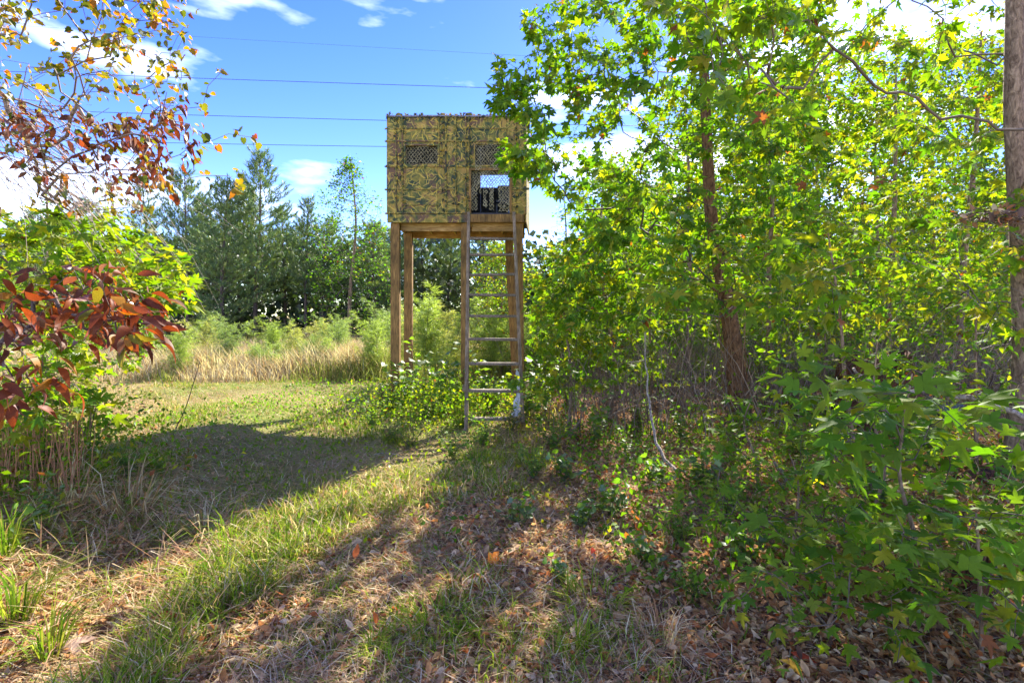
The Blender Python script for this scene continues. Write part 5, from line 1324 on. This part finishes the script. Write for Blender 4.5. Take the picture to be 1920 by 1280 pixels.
# ------------------------------------------------------------------ left: trees whose trunks stand left of the view
PALV = [(0.13, 0.14, 0.02), (0.28, 0.20, 0.015), (0.30, 0.12, 0.015), (0.07, 0.10, 0.015), (0.20, 0.05, 0.02)]
PALR = [(0.17, 0.045, 0.012), (0.11, 0.04, 0.018), (0.28, 0.07, 0.012), (0.20, 0.11, 0.06), (0.20, 0.22, 0.02), (0.32, 0.15, 0.012)]
xb, yb = -4.35, 3.3
lb = np.array([xb, yb, hz(xb, yb) - 0.05])
t = thing('vine_covered_tree', 'small tree at the upper left whose bare limbs carry yellow vine leaves and rusty leaves', 'tree', tuple(lb))
ltp = [lb, (-4.3, 3.4, 1.2), (-4.1, 3.5, 2.3), (-4.1, 3.6, 3.6), (-4.2, 3.7, 5.0)]
P = trunk_object(t, ltp, [0.09, 0.08, 0.07, 0.05, 0.02], 'bark_grey', ridge=0.1)
Avine = np.concatenate([cloud(160, (-60, 350), (-60, 230), (2.9, 4.4), None, 401), cloud(34, (60, 330), (230, 420), (3.2, 4.4), None, 402),
        np.array([at(470, 257, 3.4), at(420, 130, 3.5), at(345, 70, 3.5), at(340, 135, 3.6), at(430, 330, 3.6), at(455, 355, 3.6), at(300, 200, 3.5), at(380, 200, 3.5), at(395, 265, 3.3), at(330, 185, 3.5), at(230, 60, 3.4), at(260, 5, 3.3)])])
Ared = cloud(58, (30, 360), (195, 330), (2.9, 3.8), [(195, 30), (330, 30)], 403)
att = np.concatenate([Avine, Ared])
nodes, par, rad, chains, _ = grow(P, att, step=0.11, zmin=1.8, seed=41, tip_r=0.0020, wob=0.014)
wood_parts(t, nodes, rad, chains, (0.20, 0.15, 0.12), nbig=12, big=0.008, bigmat='bark_grey')
pos, tip, nrm, sz = leaves_on(nodes, par, rad, chains, 0.007, 0.05, 4, 0.056, droop=0.7, tiltn=0.9, seed=42, tiplen=1.0)
px, py, D = proj(pos); redz = (py > 190) & (py < 340) & (px < 370) & (np.random.default_rng(2).random(len(pos)) < 0.75)
keepv = ~redz & (np.random.default_rng(3).random(len(pos)) < 0.9)
ci = pick(keepv.sum(), (4, 3.4, 1.2, 2.0, 0.5), 9)
split_leaves(t, 'heart', 'heart', pos[keepv], tip[keepv], nrm[keepv], sz[keepv], ci, PALV, 'vineleaf', 'vine', nmax=300)
rp, rt, rn, rs = leaves_on(nodes, par, rad, [c_ for c_ in chains if 190 < proj(nodes[c_[2] - 1][None])[1][0] < 345 and proj(nodes[c_[2] - 1][None])[0][0] < 370], 0.008, 0.06, 3, 0.08, droop=1.1, tiltn=1.0, seed=43, tiplen=0.8)
ci = pick(len(rp), (4, 4, 1.0, 1.6, 0.1, 0.3), 10)
split_leaves(t, 'ell_hd', 'ell', rp, rt, rn, rs, ci, PALR, 'redleaf', 'rust', nmax=120)
# bare twigs trailing
tw = MB(); r = np.random.default_rng(15)
for q in range(70):
    a_ = at(r.uniform(-60, 90), r.uniform(150, 330), r.uniform(3.2, 4.0)); L = r.uniform(0.6, 1.35)
    d_ = unit(np.array([1.0, r.normal(0, 0.2), -0.55 + r.normal(0, 0.3)])); f = np.linspace(0, 1, 9)[:, None]
    tw.add(*tube(a_ + d_ * L * f + np.array([[0, 0, r.normal(-0.3, 0.35)]]) * L * f ** 2 + np.array([[0, r.normal(0, 0.3), 0]]) * L * f ** 2 + np.cumsum(r.normal(0, 0.010, (9, 3)), 0), np.linspace(0.0042, 0.0012, 9), 3, np.array([0.30, 0.23, 0.18]) * r.uniform(0.5, 1.2)))
tw.build('bare_twigs', M['twig'], t, True, 'stuff')

# red leaved shrub
xb, yb = -3.6, 2.7
lb = np.array([xb, yb, hz(xb, yb) - 0.05])
t = thing('red_leaved_shrub', 'shrub with large drooping rust red leaves on bare dark stems at the left edge', 'shrub', tuple(lb))
P = trunk_object(t, [lb, (-3.5, 2.7, 0.4), (-3.3, 2.7, 0.8), (-3.1, 2.7, 1.15)], [0.03, 0.026, 0.02, 0.012], 'bark_pine')
Ar = np.concatenate([cloud(52, (-30, 260), (495, 625), (2.35, 3.1), None, 411), cloud(14, (180, 320), (555, 635), (2.5, 2.9), None, 412), cloud(10, (-20, 110), (640, 760), (2.3, 2.8), None, 413)])
nodes, par, rad, chains, _ = grow(P, Ar, step=0.08, zmin=0.15, seed=51, tip_r=0.0022, up=0.2, sag=-0.12, wob=0.008)
wood_parts(t, nodes, rad, chains, (0.10, 0.06, 0.05), nbig=10, big=0.006, bigmat='bark_pine')
rp, rt, rn, rs = leaves_on(nodes, par, rad, chains, 0.0055, 0.05, 3, 0.115, droop=0.8, tiltn=0.8, seed=52, tiplen=0.3, dirbias=(0.35, 0, 0))
ci = pick(len(rp), (4, 2.5, 2.4, 0.9, 1.0, 1.3), 11)
split_leaves(t, 'ell_hd', 'ell', rp, rt, rn, rs, ci, PALR, 'redleaf', 'redshrub', nmax=300)

# green lobed-leaf tree bough at the left
xb, yb = -4.2, 3.7
lb = np.array([xb, yb, hz(xb, yb) - 0.05])
t = thing('young_oak', 'young tree with sunlit lime green lobed leaves above the red shrub', 'tree', tuple(lb))
P = trunk_object(t, [lb, (-4.1, 3.7, 0.7), (-3.9, 3.75, 1.4), (-3.8, 3.8, 2.3)], [0.035, 0.03, 0.024, 0.010], 'bark_grey')
Ag = cloud(120, (-40, 375), (405, 590), (3.1, 4.3), None, 421, lambda p, px, py: px < np.interp(py, [405, 450, 500, 540, 590], [190, 300, 360, 375, 330]))
Ag = np.concatenate([Ag, cloud(40, (-60, 200), (590, 800), (3.2, 4.3), None, 422)])
nodes, par, rad, chains, _ = grow(P, Ag, step=0.1, zmin=0.4, seed=55, tip_r=0.0018, wob=0.01)
wood_parts(t, nodes, rad, chains, (0.16, 0.12, 0.09), nbig=8, big=0.007)
pos, tip, nrm, sz = leaves_on(nodes, par, rad, chains, 0.005, 0.05, 8, 0.095, droop=0.3, tiltn=0.55, seed=56, tiplen=0.5, dirbias=(0.4, 0, 0))
ci = pick(len(pos), (2, 4, 4, 0.8, 3, 0.6, 0.1), 12)
split_leaves(t, 'star_hd', 'star', pos, tip, nrm, sz, ci, GREEN, 'leaf', 'oak', nmax=300)

# leafy shrub filling behind at the left edge, pine seedling, dry stalks
sapling('leafy shrub with small leaves at the left edge behind the red shrub', 60, 860, 4.6, 560, 0, 90, (-80, 200), (600, 850), (4.0, 5.6), 0.07, 9, (3, 3, 3, 1, 2, 0.5, 0.4), 431, 0.015, cat='shrub', name='leafy_shrub', tpl=('weed', 'weed'), zmin=0.05, nmax=60)
sapling('tangled shrub with sparse leaves beyond the red shrub, left of the clearing', 130, 720, 8.5, 520, 0, 110, (-60, 290), (520, 690), (7.5, 10), 0.09, 9, (3, 3, 3, 1, 2, 0.5, 0.6), 432, 0.02, cat='shrub', name='leafy_shrub', tpl=('weed', 'quadw'), zmin=0.05, nmax=10)
D = 4.6; c = at(165, 0, D); c[2] = hz(c[0], D)
t = thing('pine_seedling', 'small pine seedling with long bright needles on the left bank', 'pine seedling', tuple(c)); r = np.random.default_rng(70)
sm, nm2 = MB(), MB(); sm.add(*tube([c, c + [0.02, 0, 0.25], c + [0.03, 0, 0.5]], [0.009, 0.007, 0.005], 5, (0.25, 0.17, 0.1)))
P_, D_ = [], []
for (ox, oz) in ((0.03, 0.5), (0.16, 0.36), (-0.12, 0.38), (0.1, 0.24), (-0.06, 0.2), (0.22, 0.14)):
    q0 = c + np.array([ox, r.normal(0, 0.06), oz]); sm.add(*tube([c + [0.01, 0, oz * 0.6], q0], [0.005, 0.003], 4, (0.25, 0.17, 0.1)))
    for q in range(70): P_.append(q0 + r.normal(0, 0.02, 3)); D_.append(unit(unit(np.array([ox, 0, 0.25])) * 0.5 + r.normal(0, 0.6, 3)))
P_, D_ = np.array(P_), np.array(D_); n = len(P_); S = unit(np.cross(D_, r.normal(0, 1, (n, 3)))) * 0.0016; L = r.uniform(0.12, 0.22, (n, 1))
nm2.add(np.stack([P_ - S, P_ + S, P_ + D_ * L + [0, 0, -0.02]], 1).reshape(-1, 3), np.arange(3 * n).reshape(-1, 3), np.repeat(np.array([0.12, 0.24, 0.06]) * r.uniform(0.7, 1.3, (n, 1)), 3, 0))
sm.build('stem', M['twig'], t, True); nm2.build('needles', M['grass'], t, kind='stuff')
dm = MB(); r = np.random.default_rng(71)
for q in range(150):
    px = r.choice([60, 95, 20, 130]) + r.normal(0, 12); D = r.uniform(3.6, 4.6); x = (px - 960) / 960 * D; p0 = np.array([x, D, hz(x, D)])
    h_ = r.uniform(0.35, 0.85); f = np.linspace(0, 1, 7)[:, None]
    dm.add(*tube(p0 + np.array([[r.normal(0, .08), r.normal(0, .08), h_]]) * f + r.normal(0, 0.012, (7, 3)) * f, np.linspace(0.004, 0.0015, 7), 3, np.array([0.42, 0.2, 0.10]) * r.uniform(0.6, 1.3)))
tag(dm.build('dry_stalks', M['twig'], smooth=True), 'rusty dry stalks standing on the left bank', None, None, 'stuff')
# long loose straws on the left bank
mb = MB(); n = 1100; x = r.normal(-2.5, 0.55, n); y = r.normal(3.1, 0.5, n)
c0 = ST[r.choice(5, n, p=[0.25, 0.25, 0.15, 0.15, 0.2])] * r.uniform(0.7, 1.1, (n, 1)); c0 = np.where(r.random((n, 1)) < 0.3, GR[0] * 1.1, c0)
blades(mb, x, y, r.uniform(0.12, 0.40, n), r.uniform(0.003, 0.006, n), r.uniform(0, 6.28, n), r.uniform(0.7, 1.45, n), c0 * 0.9, c0 * 1.1, r.uniform(0, 0.6, n), z0=H(x, y) + r.uniform(0, 0.05, n))
o = mb.build('loose_straw', M['dry']); tag(o, 'long bent straws heaped on the left bank', None, None, 'stuff')
tri = sum(len(me.polygons) for me in bpy.data.meshes)
print('TRIS', tri, 'OBJS', len(bpy.data.objects))
